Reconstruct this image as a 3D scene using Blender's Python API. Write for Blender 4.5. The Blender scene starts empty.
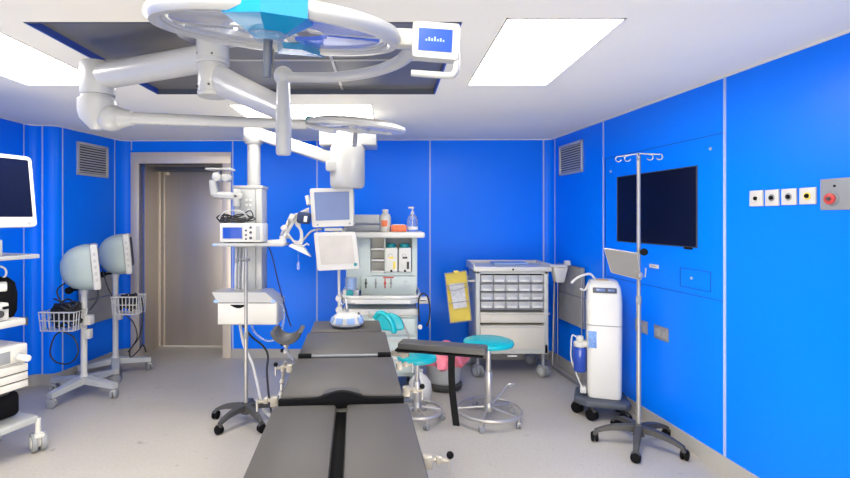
import bpy, bmesh, math, random
from mathutils import Vector, Matrix
random.seed(7)
C = bpy.context.scene
COL = C.collection
PI = math.pi
F = 500.0; CX = 388.0; HY = 218.0; H = 1.67; CEIL = 2.6

def V(*a): return Vector(a)
def at(px, py, Y):                      # photograph ray at depth Y -> point of the room
    return Vector(((px-CX)*Y/F, Y, H-(py-HY)*Y/F))
def sx(px, Y): return (px-CX)*Y/F
def sz(py, Y): return H-(py-HY)*Y/F

# ------------------------------------------------------------------ materials
def mat(name, col, rough=0.5, metal=0.0, var=0.04, scale=8.0, bump=0.0, bscale=60, emit=None, estr=0.0,
        trans=0.0, alpha=1.0, coat=0.0, spec=0.5, aniso=None):
    m = bpy.data.materials.new(name); m.use_nodes = True
    nt = m.node_tree; b = nt.nodes['Principled BSDF']
    tc = nt.nodes.new('ShaderNodeTexCoord')
    mp = nt.nodes.new('ShaderNodeMapping')
    nt.links.new(tc.outputs['Object'], mp.inputs['Vector'])
    if aniso: mp.inputs['Scale'].default_value = aniso
    nz = nt.nodes.new('ShaderNodeTexNoise'); nz.inputs['Scale'].default_value = scale; nz.inputs['Detail'].default_value = 4
    nt.links.new(mp.outputs[0], nz.inputs['Vector'])
    rp = nt.nodes.new('ShaderNodeValToRGB')
    lo = [max(0, c*(1-var)) for c in col]; hi = [min(1, c*(1+var)) for c in col]
    rp.color_ramp.elements[0].position = .3; rp.color_ramp.elements[1].position = .7
    rp.color_ramp.elements[0].color = (*lo, 1); rp.color_ramp.elements[1].color = (*hi, 1)
    nt.links.new(nz.outputs['Fac'], rp.inputs['Fac']); nt.links.new(rp.outputs['Color'], b.inputs['Base Color'])
    b.inputs['Roughness'].default_value = rough; b.inputs['Metallic'].default_value = metal
    b.inputs['Specular IOR Level'].default_value = spec
    if coat: b.inputs['Coat Weight'].default_value = coat; b.inputs['Coat Roughness'].default_value = .1
    if trans: b.inputs['Transmission Weight'].default_value = trans
    if alpha < 1: b.inputs['Alpha'].default_value = alpha
    if emit: b.inputs['Emission Color'].default_value = (*emit, 1); b.inputs['Emission Strength'].default_value = estr
    if bump:
        n2 = nt.nodes.new('ShaderNodeTexNoise'); n2.inputs['Scale'].default_value = bscale
        nt.links.new(mp.outputs[0], n2.inputs['Vector'])
        bp = nt.nodes.new('ShaderNodeBump'); bp.inputs['Strength'].default_value = bump; bp.inputs['Distance'].default_value = .002
        nt.links.new(n2.outputs['Fac'], bp.inputs['Height']); nt.links.new(bp.outputs[0], b.inputs['Normal'])
    return m

M = {}
M['blue'] = mat('blue_wall_panel', (0.0, 0.195, 1.0), .3, var=.03, scale=.7, spec=.2)
M['ceil'] = mat('ceiling_paint', (.92, .875, .735), .8, var=.015, scale=1.5)
M['greywall'] = mat('grey_wall', (.72, .70, .68), .7)
M['strip'] = mat('panel_joint', (.42, .50, .78), .4, var=.02)
M['base'] = mat('baseboard_vinyl', (.40, .385, .355), .5, var=.06, scale=4)
M['steel'] = mat('brushed_steel', (.52, .47, .42), .36, .62, var=.06, scale=6, aniso=(1, 1, .08), bump=.05)
M['frame'] = mat('door_frame_steel', (.74, .65, .54), .36, .35, var=.05, scale=5, aniso=(1, 1, .1))
M['vent'] = mat('vent_aluminium', (.62, .60, .56), .4, .5)
M['dark'] = mat('painted_hollow_shade', (.03, .03, .035), .7)
M['white'] = mat('white_enamel', (.67, .66, .61), .32, var=.015, coat=.1)
M['hood'] = mat('hood_grey', (.36, .43, .41), .45, var=.03)
M['plate'] = mat('tray_plate_grey', (.17, .165, .155), .45)
M['lampw'] = mat('lamp_enamel', (.46, .46, .44), .30, var=.015, coat=.2)
M['white2'] = mat('white_plastic', (.59, .58, .54), .42, var=.02)
M['offw'] = mat('warm_white_plastic', (.66, .64, .58), .42, var=.03)
M['lgrey'] = mat('light_grey_plastic', (.44, .45, .44), .45, var=.03)
M['green'] = mat('pale_green_grey_plastic', (.52, .59, .55), .4, var=.03)
M['mgrey'] = mat('mid_grey_plastic', (.26, .27, .28), .5)
M['dgrey'] = mat('dark_grey_plastic', (.055, .054, .052), .5)
M['slate'] = mat('slate_grey_plastic', (.065, .075, .095), .5)
M['black'] = mat('black_rubber', (.006, .006, .007), .7, spec=.1)
M['screen'] = mat('dark_screen_glass', (.004, .007, .028), .35, var=.1, scale=2, spec=.04)
M['pad'] = mat('table_pad_vinyl', (.066, .060, .053), .5, var=.08, scale=3, bump=.12, bscale=25, spec=.5)
M['chrome'] = mat('chrome', (.50, .48, .45), .32, .6, var=.02)
M['satin'] = mat('satin_metal', (.40, .385, .36), .38, .6, var=.03)
M['beige'] = mat('beige_cast_metal', (.36, .33, .28), .38, .4)
M['teal'] = mat('teal_vinyl', (.0, .40, .44), .32, var=.04, coat=.2)
M['tealp'] = mat('teal_plastic', (.0, .25, .28), .35)
M['cyan'] = mat('cyan_lamp_plastic', (.0, .21, .42), .22, var=.03, coat=.5)
M['lcd'] = mat('blue_lcd', (.01, .05, .3), .2, emit=(.02, .08, .42), estr=.5)
M['lcd2'] = mat('blue_grey_display', (.10, .14, .27), .15, emit=(.12, .17, .33), estr=.35)
M['lcd3'] = mat('painted_glare_display', (.50, .47, .43), .12, emit=(.9, .85, .75), estr=.0, var=.2, scale=3)  # pale base colour paints the glare on the screen
M['glass'] = mat('lamp_glass', (.50, .54, .62), .06, .55, var=.1, scale=4)
M['glassb'] = mat('lens_painted_reflection', (.10, .19, .70), .1, .3, var=.08)  # blue reflection on the lenses, put into their base colour
M['cglass'] = mat('ceiling_panel_metal', (.15, .145, .135), .38, .0, var=.08, scale=1.2)
M['cblue'] = mat('painted_blue_reflection', (.03, .08, .38), .35)  # blue reflection in the ceiling recess, painted onto its side rims
M['red'] = mat('red_knob', (.55, .06, .05), .3)
M['pink'] = mat('pink_bag_film', (.78, .19, .25), .38, var=.25, scale=14, bump=.6, bscale=25)
M['yellow'] = mat('yellow_card', (.86, .66, .10), .5, var=.05)
M['paper'] = mat('paper', (.72, .72, .68), .7, var=.12, scale=30)
M['orange'] = mat('orange_plastic', (.75, .17, .06), .45, var=.15, scale=20)
M['clear'] = mat('clear_plastic', (.75, .85, .95), .08, trans=.75, alpha=.55)
M['bluep'] = mat('blue_translucent_plastic', (.02, .07, .42), .12, trans=.1, coat=.4)
M['palebl'] = mat('pale_blue_cloth', (.30, .44, .72), .7, var=.1)
M['labelb'] = mat('blue_label', (.16, .30, .62), .5, var=.3, scale=60)
M['drawer'] = mat('cream_drawer_front', (.66, .63, .55), .42, var=.02)
M['cartg'] = mat('cart_grey_green', (.56, .58, .54), .42, var=.03)
M['bin'] = mat('translucent_bin', (.50, .52, .54), .35, var=.12, scale=14)
M['board'] = mat('grey_board', (.33, .325, .31), .5, var=.05)
M['card'] = mat('cardboard', (.42, .30, .18), .7)
M['hose'] = mat('white_hose', (.62, .61, .58), .4)
M['navy'] = mat('navy_cuff', (.015, .03, .09), .7)
M['cable'] = mat('black_cable', (.012, .012, .015), .5)
M['bcable'] = mat('blue_cable', (.01, .03, .18), .5)

def floor_mat():
    m = bpy.data.materials.new('speckled_vinyl_floor'); m.use_nodes = True
    nt = m.node_tree; b = nt.nodes['Principled BSDF']
    tc = nt.nodes.new('ShaderNodeTexCoord')
    n1 = nt.nodes.new('ShaderNodeTexNoise'); n1.inputs['Scale'].default_value = 1.1; n1.inputs['Detail'].default_value = 5
    n2 = nt.nodes.new('ShaderNodeTexNoise'); n2.inputs['Scale'].default_value = 55; n2.inputs['Detail'].default_value = 3
    n3 = nt.nodes.new('ShaderNodeTexNoise'); n3.inputs['Scale'].default_value = 9; n3.inputs['Detail'].default_value = 6
    for n in (n1, n2, n3): nt.links.new(tc.outputs['Object'], n.inputs['Vector'])
    r1 = nt.nodes.new('ShaderNodeValToRGB')
    r1.color_ramp.elements[0].position = .3; r1.color_ramp.elements[0].color = (.44, .408, .355, 1)
    r1.color_ramp.elements[1].position = .7; r1.color_ramp.elements[1].color = (.49, .455, .40, 1)
    r2 = nt.nodes.new('ShaderNodeValToRGB')
    r2.color_ramp.elements[0].position = .35; r2.color_ramp.elements[0].color = (.93, .93, .93, 1)
    r2.color_ramp.elements[1].position = .65; r2.color_ramp.elements[1].color = (1.02, 1.02, 1.02, 1)
    r3 = nt.nodes.new('ShaderNodeValToRGB')
    r3.color_ramp.elements[0].position = .24; r3.color_ramp.elements[0].color = (.62, .60, .58, 1)
    r3.color_ramp.elements[1].position = .34; r3.color_ramp.elements[1].color = (1, 1, 1, 1)
    nt.links.new(n1.outputs['Fac'], r1.inputs['Fac']); nt.links.new(n2.outputs['Fac'], r2.inputs['Fac']); nt.links.new(n3.outputs['Fac'], r3.inputs['Fac'])
    a = nt.nodes.new('ShaderNodeMix'); a.data_type = 'RGBA'; a.blend_type = 'MULTIPLY'; a.inputs[0].default_value = 1
    c = nt.nodes.new('ShaderNodeMix'); c.data_type = 'RGBA'; c.blend_type = 'MULTIPLY'; c.inputs[0].default_value = 1
    nt.links.new(r1.outputs[0], a.inputs[6]); nt.links.new(r2.outputs[0], a.inputs[7])
    nt.links.new(a.outputs[2], c.inputs[6]); nt.links.new(r3.outputs[0], c.inputs[7])
    nt.links.new(c.outputs[2], b.inputs['Base Color'])
    b.inputs['Roughness'].default_value = .42; b.inputs['Specular IOR Level'].default_value = .35
    return m
M['floor'] = floor_mat()
def emit_mat(name, col, s):
    m = bpy.data.materials.new(name); m.use_nodes = True; nt = m.node_tree
    b = nt.nodes['Principled BSDF']; b.inputs['Base Color'].default_value = (.9, .9, .9, 1)
    b.inputs['Emission Color'].default_value = (*col, 1); b.inputs['Emission Strength'].default_value = s
    return m
M['light'] = emit_mat('light_diffuser', (1.0, .955, .88), 20.0); M['light2'] = emit_mat('dim_light_diffuser', (1.0, .955, .88), 13.0)

# ------------------------------------------------------------------ mesh builder
def rotm(rx=0, ry=0, rz=0):
    return Matrix.Rotation(rz, 4, 'Z') @ Matrix.Rotation(ry, 4, 'Y') @ Matrix.Rotation(rx, 4, 'X')
def frame_to(d, up=V(0, 0, 1)):          # matrix whose local Z points along d
    d = Vector(d).normalized()
    u = Vector(up)
    if abs(d.dot(u)) > .99: u = V(1, 0, 0)
    x = u.cross(d).normalized(); y = d.cross(x)
    return Matrix((x, y, d)).transposed().to_4x4()
def spline(pts, n=8):
    pts = [Vector(p) for p in pts]; out = []
    if len(pts) < 3: return pts
    for i in range(len(pts)-1):
        p0 = pts[max(0, i-1)]; p1 = pts[i]; p2 = pts[i+1]; p3 = pts[min(len(pts)-1, i+2)]
        for k in range(n):
            t = k/n
            out.append(.5*((2*p1)+(-p0+p2)*t+(2*p0-5*p1+4*p2-p3)*t*t+(-p0+3*p1-3*p2+p3)*t**3))
    out.append(pts[-1]); return out

class MB:
    def __init__(s): s.bm = bmesh.new()
    def merge(s, t, Mx=None):
        if Mx is not None: bmesh.ops.transform(t, matrix=Mx, verts=t.verts)
        me = bpy.data.meshes.new('t'); t.to_mesh(me); t.free(); s.bm.from_mesh(me); bpy.data.meshes.remove(me); return s
    def box(s, c, size, R=None, bev=0, seg=2):
        t = bmesh.new(); bmesh.ops.create_cube(t, size=1)
        bmesh.ops.scale(t, vec=size, verts=t.verts)
        if bev: bmesh.ops.bevel(t, geom=t.edges[:], offset=min(bev, min(size)*.49), segments=seg, affect='EDGES', profile=.5)
        Mx = Matrix.Translation(Vector(c)) @ (R if R is not None else Matrix.Identity(4))
        return s.merge(t, Mx)
    def bx(s, x0, x1, y0, y1, z0, z1, bev=0, R=None):
        return s.box(((x0+x1)/2, (y0+y1)/2, (z0+z1)/2), (abs(x1-x0), abs(y1-y0), abs(z1-z0)), R, bev)
    def cyl(s, a, b, r, r2=None, seg=24, bev=0):
        a = Vector(a); b = Vector(b); d = b-a; t = bmesh.new()
        bmesh.ops.create_cone(t, cap_ends=True, segments=seg, radius1=r, radius2=r if r2 is None else r2, depth=d.length)
        if bev:
            es = [e for e in t.edges if len(e.link_faces) == 2 and any(len(f.verts) > 4 for f in e.link_faces)]
            bmesh.ops.bevel(t, geom=es, offset=bev, segments=2, affect='EDGES', profile=.5)
        return s.merge(t, Matrix.Translation((a+b)/2) @ frame_to(d))
    def sph(s, c, r, sc=(1, 1, 1), R=None, seg=20):
        t = bmesh.new(); bmesh.ops.create_uvsphere(t, u_segments=seg, v_segments=seg//2, radius=r)
        bmesh.ops.scale(t, vec=sc, verts=t.verts)
        return s.merge(t, Matrix.Translation(Vector(c)) @ (R if R is not None else Matrix.Identity(4)))
    def tube(s, pts, r, seg=8, closed=False, sm=0, r2=None, flat=1.0):
        if sm: pts = spline(pts, sm)
        pts = [Vector(p) for p in pts]; n = len(pts); t = bmesh.new(); rings = []
        up = V(0, 0, 1); prev = None
        for i, p in enumerate(pts):
            if closed: d = pts[(i+1) % n]-pts[i-1]
            else: d = pts[min(n-1, i+1)]-pts[max(0, i-1)]
            if d.length < 1e-9: d = V(0, 0, 1)
            d.normalize()
            if prev is None:
                x = (up if abs(d.dot(up)) < .9 else V(1, 0, 0)).cross(d).normalized()
            else:
                x = (prev-d*prev.dot(d)).normalized()
            prev = x; y = d.cross(x)
            rr = r if r2 is None else r+(r2-r)*i/(n-1)
            rings.append([t.verts.new(p+x*math.cos(2*PI*k/seg)*rr+y*math.sin(2*PI*k/seg)*rr*flat) for k in range(seg)])
        m = n if closed else n-1
        for i in range(m):
            a = rings[i]; b = rings[(i+1) % n]
            for k in range(seg): t.faces.new((a[k], a[(k+1) % seg], b[(k+1) % seg], b[k]))
        if not closed: t.faces.new(rings[0][::-1]); t.faces.new(rings[-1])
        return s.merge(t)
    def ring(s, c, R, r, Mx=None, n=40, seg=8, flat=1.0, a0=0, a1=2*PI):
        full = abs(a1-a0-2*PI) < 1e-6
        N = n if full else n+1
        Mx = Matrix.Translation(Vector(c)) @ (Mx if Mx is not None else Matrix.Identity(4))
        pts = [V(R*math.cos(a0+(a1-a0)*i/n), R*math.sin(a0+(a1-a0)*i/n), 0) for i in range(N)]
        q = MB(); q.tube(pts, r, seg, closed=full, flat=flat)
        bmesh.ops.transform(q.bm, matrix=Mx, verts=q.bm.verts)
        return s.merge(q.bm)
    def lathe(s, prof, Mx=None, seg=32, a0=0, a1=2*PI, cap=True):
        t = bmesh.new(); full = abs(a1-a0-2*PI) < 1e-6; N = seg if full else seg+1; rings = []
        for (r, z) in prof:
            if r < 1e-6: rings.append([t.verts.new((0, 0, z))])
            else: rings.append([t.verts.new((r*math.cos(a0+(a1-a0)*k/seg), r*math.sin(a0+(a1-a0)*k/seg), z)) for k in range(N)])
        for i in range(len(prof)-1):
            a, b = rings[i], rings[i+1]
            for k in range(N if full else N-1):
                k2 = (k+1) % N
                if len(a) == 1 and len(b) == 1: continue
                if len(a) == 1: t.faces.new((a[0], b[k2], b[k]))
                elif len(b) == 1: t.faces.new((a[k], a[k2], b[0]))
                else: t.faces.new((a[k], a[k2], b[k2], b[k]))
        bmesh.ops.recalc_face_normals(t, faces=t.faces)
        return s.merge(t, Mx)
    def prism(s, poly, d, Mx=None, bev=0):
        t = bmesh.new(); a = [t.verts.new((x, y, 0)) for x, y in poly]; b = [t.verts.new((x, y, d)) for x, y in poly]
        n = len(poly)
        t.faces.new(a[::-1]); t.faces.new(b)
        for i in range(n): t.faces.new((a[i], a[(i+1) % n], b[(i+1) % n], b[i]))
        bmesh.ops.recalc_face_normals(t, faces=t.faces)
        if bev: bmesh.ops.bevel(t, geom=t.edges[:], offset=bev, segments=2, affect='EDGES', profile=.5)
        return s.merge(t, Mx)
    def loft(s, rings, cap=True):
        t = bmesh.new(); R = [[t.verts.new(p) for p in r] for r in rings]; n = len(R[0])
        for i in range(len(R)-1):
            for k in range(n): t.faces.new((R[i][k], R[i][(k+1) % n], R[i+1][(k+1) % n], R[i+1][k]))
        if cap: t.faces.new(R[0][::-1]); t.faces.new(R[-1])
        bmesh.ops.recalc_face_normals(t, faces=t.faces)
        return s.merge(t)

MATS = {}
def root_of(o):
    while o.parent: o = o.parent
    return o
def part(name, mb, m, parent=None, local=False, label=None, kind=None, smooth=True, ang=40):
    me = bpy.data.meshes.new(name)
    if parent is not None and not local:
        r = root_of(parent)
        bmesh.ops.transform(mb.bm, matrix=MATS[r.name].inverted(), verts=mb.bm.verts)
    mb.bm.to_mesh(me); mb.bm.free()
    if smooth:
        for p in me.polygons: p.use_smooth = True
        me.set_sharp_from_angle(angle=math.radians(ang))
    me.materials.append(M[m] if isinstance(m, str) else m)
    o = bpy.data.objects.new(name, me); COL.objects.link(o)
    if parent is not None: o.parent = parent
    if label: o['label'] = label
    if kind: o['kind'] = kind
    return o
def thing(name, label, cat, loc=(0, 0, 0), rz=0, group=None):
    o = bpy.data.objects.new(name, None); COL.objects.link(o); o.empty_display_size = .1
    o.location = loc; o.rotation_euler = (0, 0, rz); o['label'] = label; o['category'] = cat
    if group: o['group'] = group
    MATS[o.name] = Matrix.Translation(Vector(loc)) @ Matrix.Rotation(rz, 4, 'Z')
    return o
def tag(o, label, cat, group=None, kind=None):
    o['label'] = label; o['category'] = cat
    if group: o['group'] = group
    if kind: o['kind'] = kind
    # move origin to the base centre of the thing
    me = o.data; xs = [v.co for v in me.vertices]
    c = Vector(((min(v.x for v in xs)+max(v.x for v in xs))/2, (min(v.y for v in xs)+max(v.y for v in xs))/2, min(v.z for v in xs)))
    me.transform(Matrix.Translation(-c)); o.location = c
    return o
def struct(name, mb, m, parent=None, smooth=True, ang=30):
    me = bpy.data.meshes.new(name); mb.bm.to_mesh(me); mb.bm.free()
    if smooth:
        for p in me.polygons: p.use_smooth = True
        me.set_sharp_from_angle(angle=math.radians(ang))
    me.materials.append(M[m]); o = bpy.data.objects.new(name, me); COL.objects.link(o)
    if parent: o.parent = parent
    else: o['kind'] = 'structure'
    return o
def solo(name, mb, m, label, cat, group=None):
    return tag(part(name, mb, m), label, cat, group)

# ------------------------------------------------------------------ room shell
def arc(c, r, a0, a1, n=8):
    return [V(c[0]+r*math.cos(math.radians(a0+(a1-a0)*i/n)), c[1]+r*math.sin(math.radians(a0+(a1-a0)*i/n)), 0) for i in range(n+1)]
def bez(p0, p1, p2, n=8):
    p0, p1, p2 = (Vector((*p, 0)) for p in (p0, p1, p2))
    return [p0*(1-t)**2+p1*2*t*(1-t)+p2*t*t for t in [i/n for i in range(n+1)]]
def extr(mb, pts, z0, z1, th, off=0):   # wall following a path; room lies on the path's right-hand side
    pts = [Vector((p[0], p[1], 0)) for p in pts]; n = len(pts); inn = []; out = []
    for i in range(n):
        d = (pts[min(n-1, i+1)]-pts[max(0, i-1)]).normalized(); nl = V(-d.y, d.x, 0)
        inn.append(pts[i]-nl*off); out.append(pts[i]+nl*th)
    t = bmesh.new()
    A = [[t.verts.new((p.x, p.y, z)) for p in inn] for z in (z0, z1)]
    B = [[t.verts.new((p.x, p.y, z)) for p in out] for z in (z0, z1)]
    for i in range(n-1):
        t.faces.new((A[0][i], A[0][i+1], A[1][i+1], A[1][i])); t.faces.new((B[0][i+1], B[0][i], B[1][i], B[1][i+1]))
        t.faces.new((A[1][i], A[1][i+1], B[1][i+1], B[1][i])); t.faces.new((A[0][i+1], A[0][i], B[0][i], B[0][i+1]))
    for i in (0, n-1): t.faces.new((A[0][i], A[1][i], B[1][i], B[0][i]))
    bmesh.ops.recalc_face_normals(t, faces=t.faces)
    return mb.merge(t)

B0 = V(-3.09, 6.0, 0); B1 = V(1.829, 5.9, 0)
def bw(px, off=0):                       # a point of the back wall below image column px
    k = (px-CX)/F; d = B1-B0
    t = (k*B0.y-B0.x)/(d.x-k*d.y); n = V(d.y, -d.x, 0).normalized()
    return B0+d*t+n*off
def rw(px, off=0):                       # a point of the right wall
    k = (px-CX)/F; Y = 2.552/(k+.106); n = V(-1, -.106, 0).normalized()
    return V(k*Y, Y, 0)+n*off
def L2(px, off=0):                       # left wall, far section
    P = V(-3.32, 5.10, 0); Q = V(-3.21, 5.87, 0); k = (px-CX)/F; d = Q-P
    t = (k*P.y-P.x)/(d.x-k*d.y); n = V(d.y, -d.x, 0).normalized()
    return P+d*t+n*off
left_path = [V(-3.64, -1.2, 0), V(-3.57, 4.90, 0)]+bez((-3.57, 4.90), (-3.57, 5.0), (-3.48, 5.0))+bez((-3.43, 5.0), (-3.33, 5.0), (-3.32, 5.10))+bez((-3.21, 5.87), (-3.19, 6.0), (-3.09, 6.0))
right_path = bez((1.829, 5.9), (1.925, 5.9), (1.937, 5.80))+[V(2.679, -1.2, 0)]
BH = .11
struct('wall_left', extr(MB(), left_path, BH, CEIL+.08, .12), 'blue')
struct('wall_right', extr(MB(), right_path, BH, CEIL+.08, .12), 'blue')
dx0, dx1 = bw(139.4), bw(223); DTOP = sz(163.6, 5.985)
mb = MB(); extr(mb, [B0, dx0], BH, CEIL+.08, .12); extr(mb, [dx0, dx1], DTOP, CEIL+.08, .12); extr(mb, [dx1, B1], BH, CEIL+.08, .12)
struct('wall_back', mb, 'blue')
struct('baseboard_left', extr(MB(), left_path, 0, BH, .12, .012), 'base')
struct('baseboard_right', extr(MB(), right_path, 0, BH, .12, .012), 'base')
mb = MB(); extr(mb, [bw(231.6), B1], 0, BH, .12, .012)
struct('baseboard_back', mb, 'base')
struct('floor', MB().bx(-4, 3.2, -1.25, 6.9, -.1, 0), 'floor')
# ceiling with openings
LP = (-1.73, .352, 2.372, 3.75)         # dark recessed panel
lights = [(.552, 1.11, 2.325, 3.488), (-2.52, -1.935, 2.325, 3.488), (-1.31, -.13, 4.10, 4.68), (-1.0, .18, -.9, -.3), (-1.0, .18, .35, .95)]  # last two are unseen lights added for more light in the room
holes = [LP]+lights
xs = sorted({-4, 3.2} | {h[0] for h in holes} | {h[1] for h in holes}); ys = sorted({-1.25, 6.9} | {h[2] for h in holes} | {h[3] for h in holes})
mb = MB()
for i in range(len(ys)-1):
    run = None
    for j in range(len(xs)-1):
        cx, cy = (xs[j]+xs[j+1])/2, (ys[i]+ys[i+1])/2
        hole = any(h[0] < cx < h[1] and h[2] < cy < h[3] for h in holes)
        if hole:
            if run is not None: mb.bx(run, xs[j], ys[i], ys[i+1], CEIL, CEIL+.1); run = None
        elif run is None: run = xs[j]
    if run is not None: mb.bx(run, xs[-1], ys[i], ys[i+1], CEIL, CEIL+.1)
bmesh.ops.remove_doubles(mb.bm, verts=mb.bm.verts, dist=1e-5)
struct('ceiling', mb, 'ceil', smooth=False)
lab = ['large bright rectangular ceiling light right of the dark ceiling panel', 'bright rectangular ceiling light at the far left above the wall monitor trolley',
       'bright ceiling light near the back wall behind the smaller surgical lamp', 'added unseen ceiling light at the front end of the room', 'added unseen ceiling light above the foot of the operating table']
for q, (x0, x1, y0, y1) in enumerate(lights):
    t = thing('ceiling_light', lab[q], 'light', ((x0+x1)/2, (y0+y1)/2, CEIL), 0, 'recessed ceiling lights')
    part('diffuser', MB().bx(x0+.008, x1-.008, y0+.008, y1-.008, CEIL+.012, CEIL+.02), 'light2' if q == 2 else 'light', t)
    w = .008; fr = MB()
    for a in ((x0, x1, y0, y0+w), (x0, x1, y1-w, y1), (x0, x0+w, y0, y1), (x1-w, x1, y0, y1)): fr.bx(*a, CEIL-.004, CEIL+.03)
    part('frame', fr, 'vent', t)
x0, x1, y0, y1 = LP; d = .035
t = thing('laminar_flow_panel', 'large dark grey reflective panel recessed in the ceiling above the lamps', 'ceiling panel', ((x0+x1)/2, (y0+y1)/2, CEIL))
part('grille', MB().bx(x0, x1, y0, y1, CEIL+d, CEIL+d+.02), 'cglass', t)
mb = MB()
for a in ((x0, x0+.01, y0, y1), (x1-.01, x1, y0, y1)): part('side_rim', MB().bx(*a, CEIL-.003, CEIL+d), 'cblue', t)
for a in ((x0, x1, y0, y0+.01), (x0, x1, y1-.01, y1)): part('end_rim', MB().bx(*a, CEIL-.003, CEIL+d), 'slate', t)
mb = MB(); ym = at(0, 65, 1).z; Ym = 465/(218-65.5)
mb.bx(x0+.01, x1-.01, Ym-.008, Ym+.008, CEIL+d-.006, CEIL+d)
for xx in ((x0*2+x1)/3, (x0+2*x1)/3): mb.bx(xx-.008, xx+.008, y0+.01, y1-.01, CEIL+d-.006, CEIL+d)
part('seam', mb, 'vent', t)

# panel joints
tn = 1
def trim(p, d, z0, z1, w=.016, m='strip'):
    global tn
    d = Vector(d).normalized(); R = Matrix.Rotation(math.atan2(d.y, d.x), 4, 'Z')
    struct('trim_%d' % tn, MB().box((p.x, p.y, (z0+z1)/2), (w, .008, z1-z0), R), m); tn += 1
bd = B1-B0; rd = V(-.106, 1, 0)
for px in (317, 430): trim(bw(px), bd, BH, CEIL)
trim(bw(232.8), bd, BH, CEIL); trim(bw(543.5), bd, BH, CEIL)
trim(V(1.937, 5.80, 0), rd, BH, CEIL)
for px in (603.5, 725): trim(rw(px), rd, BH, CEIL, .02)
trim(V(-3.57, 4.90, 0), (0, 1, 0), BH, CEIL, .012); trim(V(-3.455, 5.0, 0), (1, 0, 0), BH, CEIL, .014); trim(V(-3.32, 5.10, 0), (.1, 1, 0), BH, CEIL, .014)
trim(V(-3.21, 5.87, 0), (.15, 1, 0), BH, CEIL, .014); trim(bw(131.5, .0), bd, DTOP+.16, CEIL, .014)
trim(rw(500, 0)+V(0, 0, 0) if False else rw(1000), rd, BH, CEIL, .02)
# ceiling edge line
mb = MB(); extr(mb, right_path, CEIL-.012, CEIL, .0, .008); struct('trim_%d' % tn, mb, 'greywall'); tn += 1
mb = MB(); extr(mb, [B0, B1], CEIL-.010, CEIL, .0, .006); struct('trim_%d' % tn, mb, 'greywall'); tn += 1
mb = MB(); extr(mb, left_path, CEIL-.010, CEIL, .0, .006); struct('trim_%d' % tn, mb, 'greywall'); tn += 1

# steel door in its recess
n = V(bd.y, -bd.x, 0).normalized(); out = -n; RD = .50; u = bd.normalized()
Rb = Matrix.Rotation(math.atan2(u.y, u.x), 4, 'Z')
def wbox(mb, p, q, z0, z1, y0, y1, bev=0):   # box along the back wall from p to q, depth y0..y1 behind the wall plane
    L = (q-p).length; c = (p+q)/2+out*((y0+y1)/2)
    return mb.box((c.x, c.y, (z0+z1)/2), (L, abs(y1-y0), z1-z0), Rb, bev)
mb = MB(); f0 = bw(131.4); f1 = bw(231.4); FT = sz(152.3, 5.985)
wbox(mb, f0, dx0, 0, FT, -.02, .10, .004); wbox(mb, dx1, f1, 0, FT, -.02, .10, .004); wbox(mb, f0, f1, DTOP, FT, -.021, .10, .004)
struct('trim_%d' % tn, mb, 'frame'); tn += 1
mb = MB(); e = u*.03
wbox(mb, dx0-e, dx0, 0, DTOP, .10, RD+.1); wbox(mb, dx1, dx1+e, 0, DTOP, .10, RD+.1); wbox(mb, dx0-e, dx1+e, DTOP, DTOP+.03, .10, RD+.1)
struct('trim_%d' % tn, mb, 'steel'); tn += 1
mb = MB(); wbox(mb, dx0, dx1, .012, DTOP-.02, RD, RD+.05, .003)
dr = struct('door_1', mb, 'steel')
def bl(px, back):  # point at column px on plane `back` behind the wall
    P = B0+out*back; k = (px-CX)/F; t = (k*P.y-P.x)/(bd.x-k*bd.y); return P+bd*t-out*back
mb = MB(); a = bl(160, RD); wbox(mb, a-u*.018, a+u*.018, .012, DTOP-.03, RD-.02, RD, .004)
wbox(mb, a+u*.05, a+u*.07, .012, DTOP-.03, RD-.01, RD, .003)
struct('door_rail', mb, 'frame', dr)
mb = MB(); wbox(mb, dx0, dx1, DTOP-.05, DTOP, RD-.12, RD, .003); struct('door_track', mb, 'slate', dr)
mb = MB(); wbox(mb, a+u*.085, a+u*.13, DTOP-.09, DTOP-.05, RD-.02, RD, .003); struct('door_closer', mb, 'frame', dr)

# vents
def vent(pc, axis, nrm, w, z0, z1, label):
    axis = Vector(axis).normalized(); R = Matrix.Rotation(math.atan2(axis.y, axis.x), 4, 'Z')
    t = thing('air_vent', label, 'vent', (pc.x, pc.y, (z0+z1)/2), 0, 'wall air vents'); zc = (z0+z1)/2; b = .028; nrm = Vector(nrm).normalized()
    c = pc+nrm*.004
    part('backing', MB().box((c.x, c.y, zc), (w-.02, .006, z1-z0-.02), R), 'dgrey', t)
    mb = MB(); c = pc+nrm*.012; f = axis*(w/2-b/2)
    for sgn in (-1, 1): mb.box((c.x+f.x*sgn, c.y+f.y*sgn, zc), (b, .022, z1-z0), R, .003)
    for z in (z0+b/2, z1-b/2): mb.box((c.x, c.y, z), (w, .022, b), R, .003)
    part('frame', mb, 'vent', t)
    mb = MB(); N = 11; tilt = 1 if nrm.dot(R @ V(0, -1, 0)) > 0 else -1
    for i in range(N):
        z = z0+b+(z1-z0-2*b)*(i+.5)/N
        mb.box((c.x, c.y, z), (w-2*b+.004, .006, .0125), R @ Matrix.Rotation(math.radians(-18*tilt), 4, 'X'))
    part('slats', mb, 'vent', t)
p, q = L2(76), L2(107); vent((p+q)/2, q-p, L2(90, 1)-L2(90), (q-p).length, sz(176.5, (p.y+q.y)/2)-.0, sz(147, (p.y+q.y)/2)+.03, 'grey louvred air vent high on the left wall beside the steel door')
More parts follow.
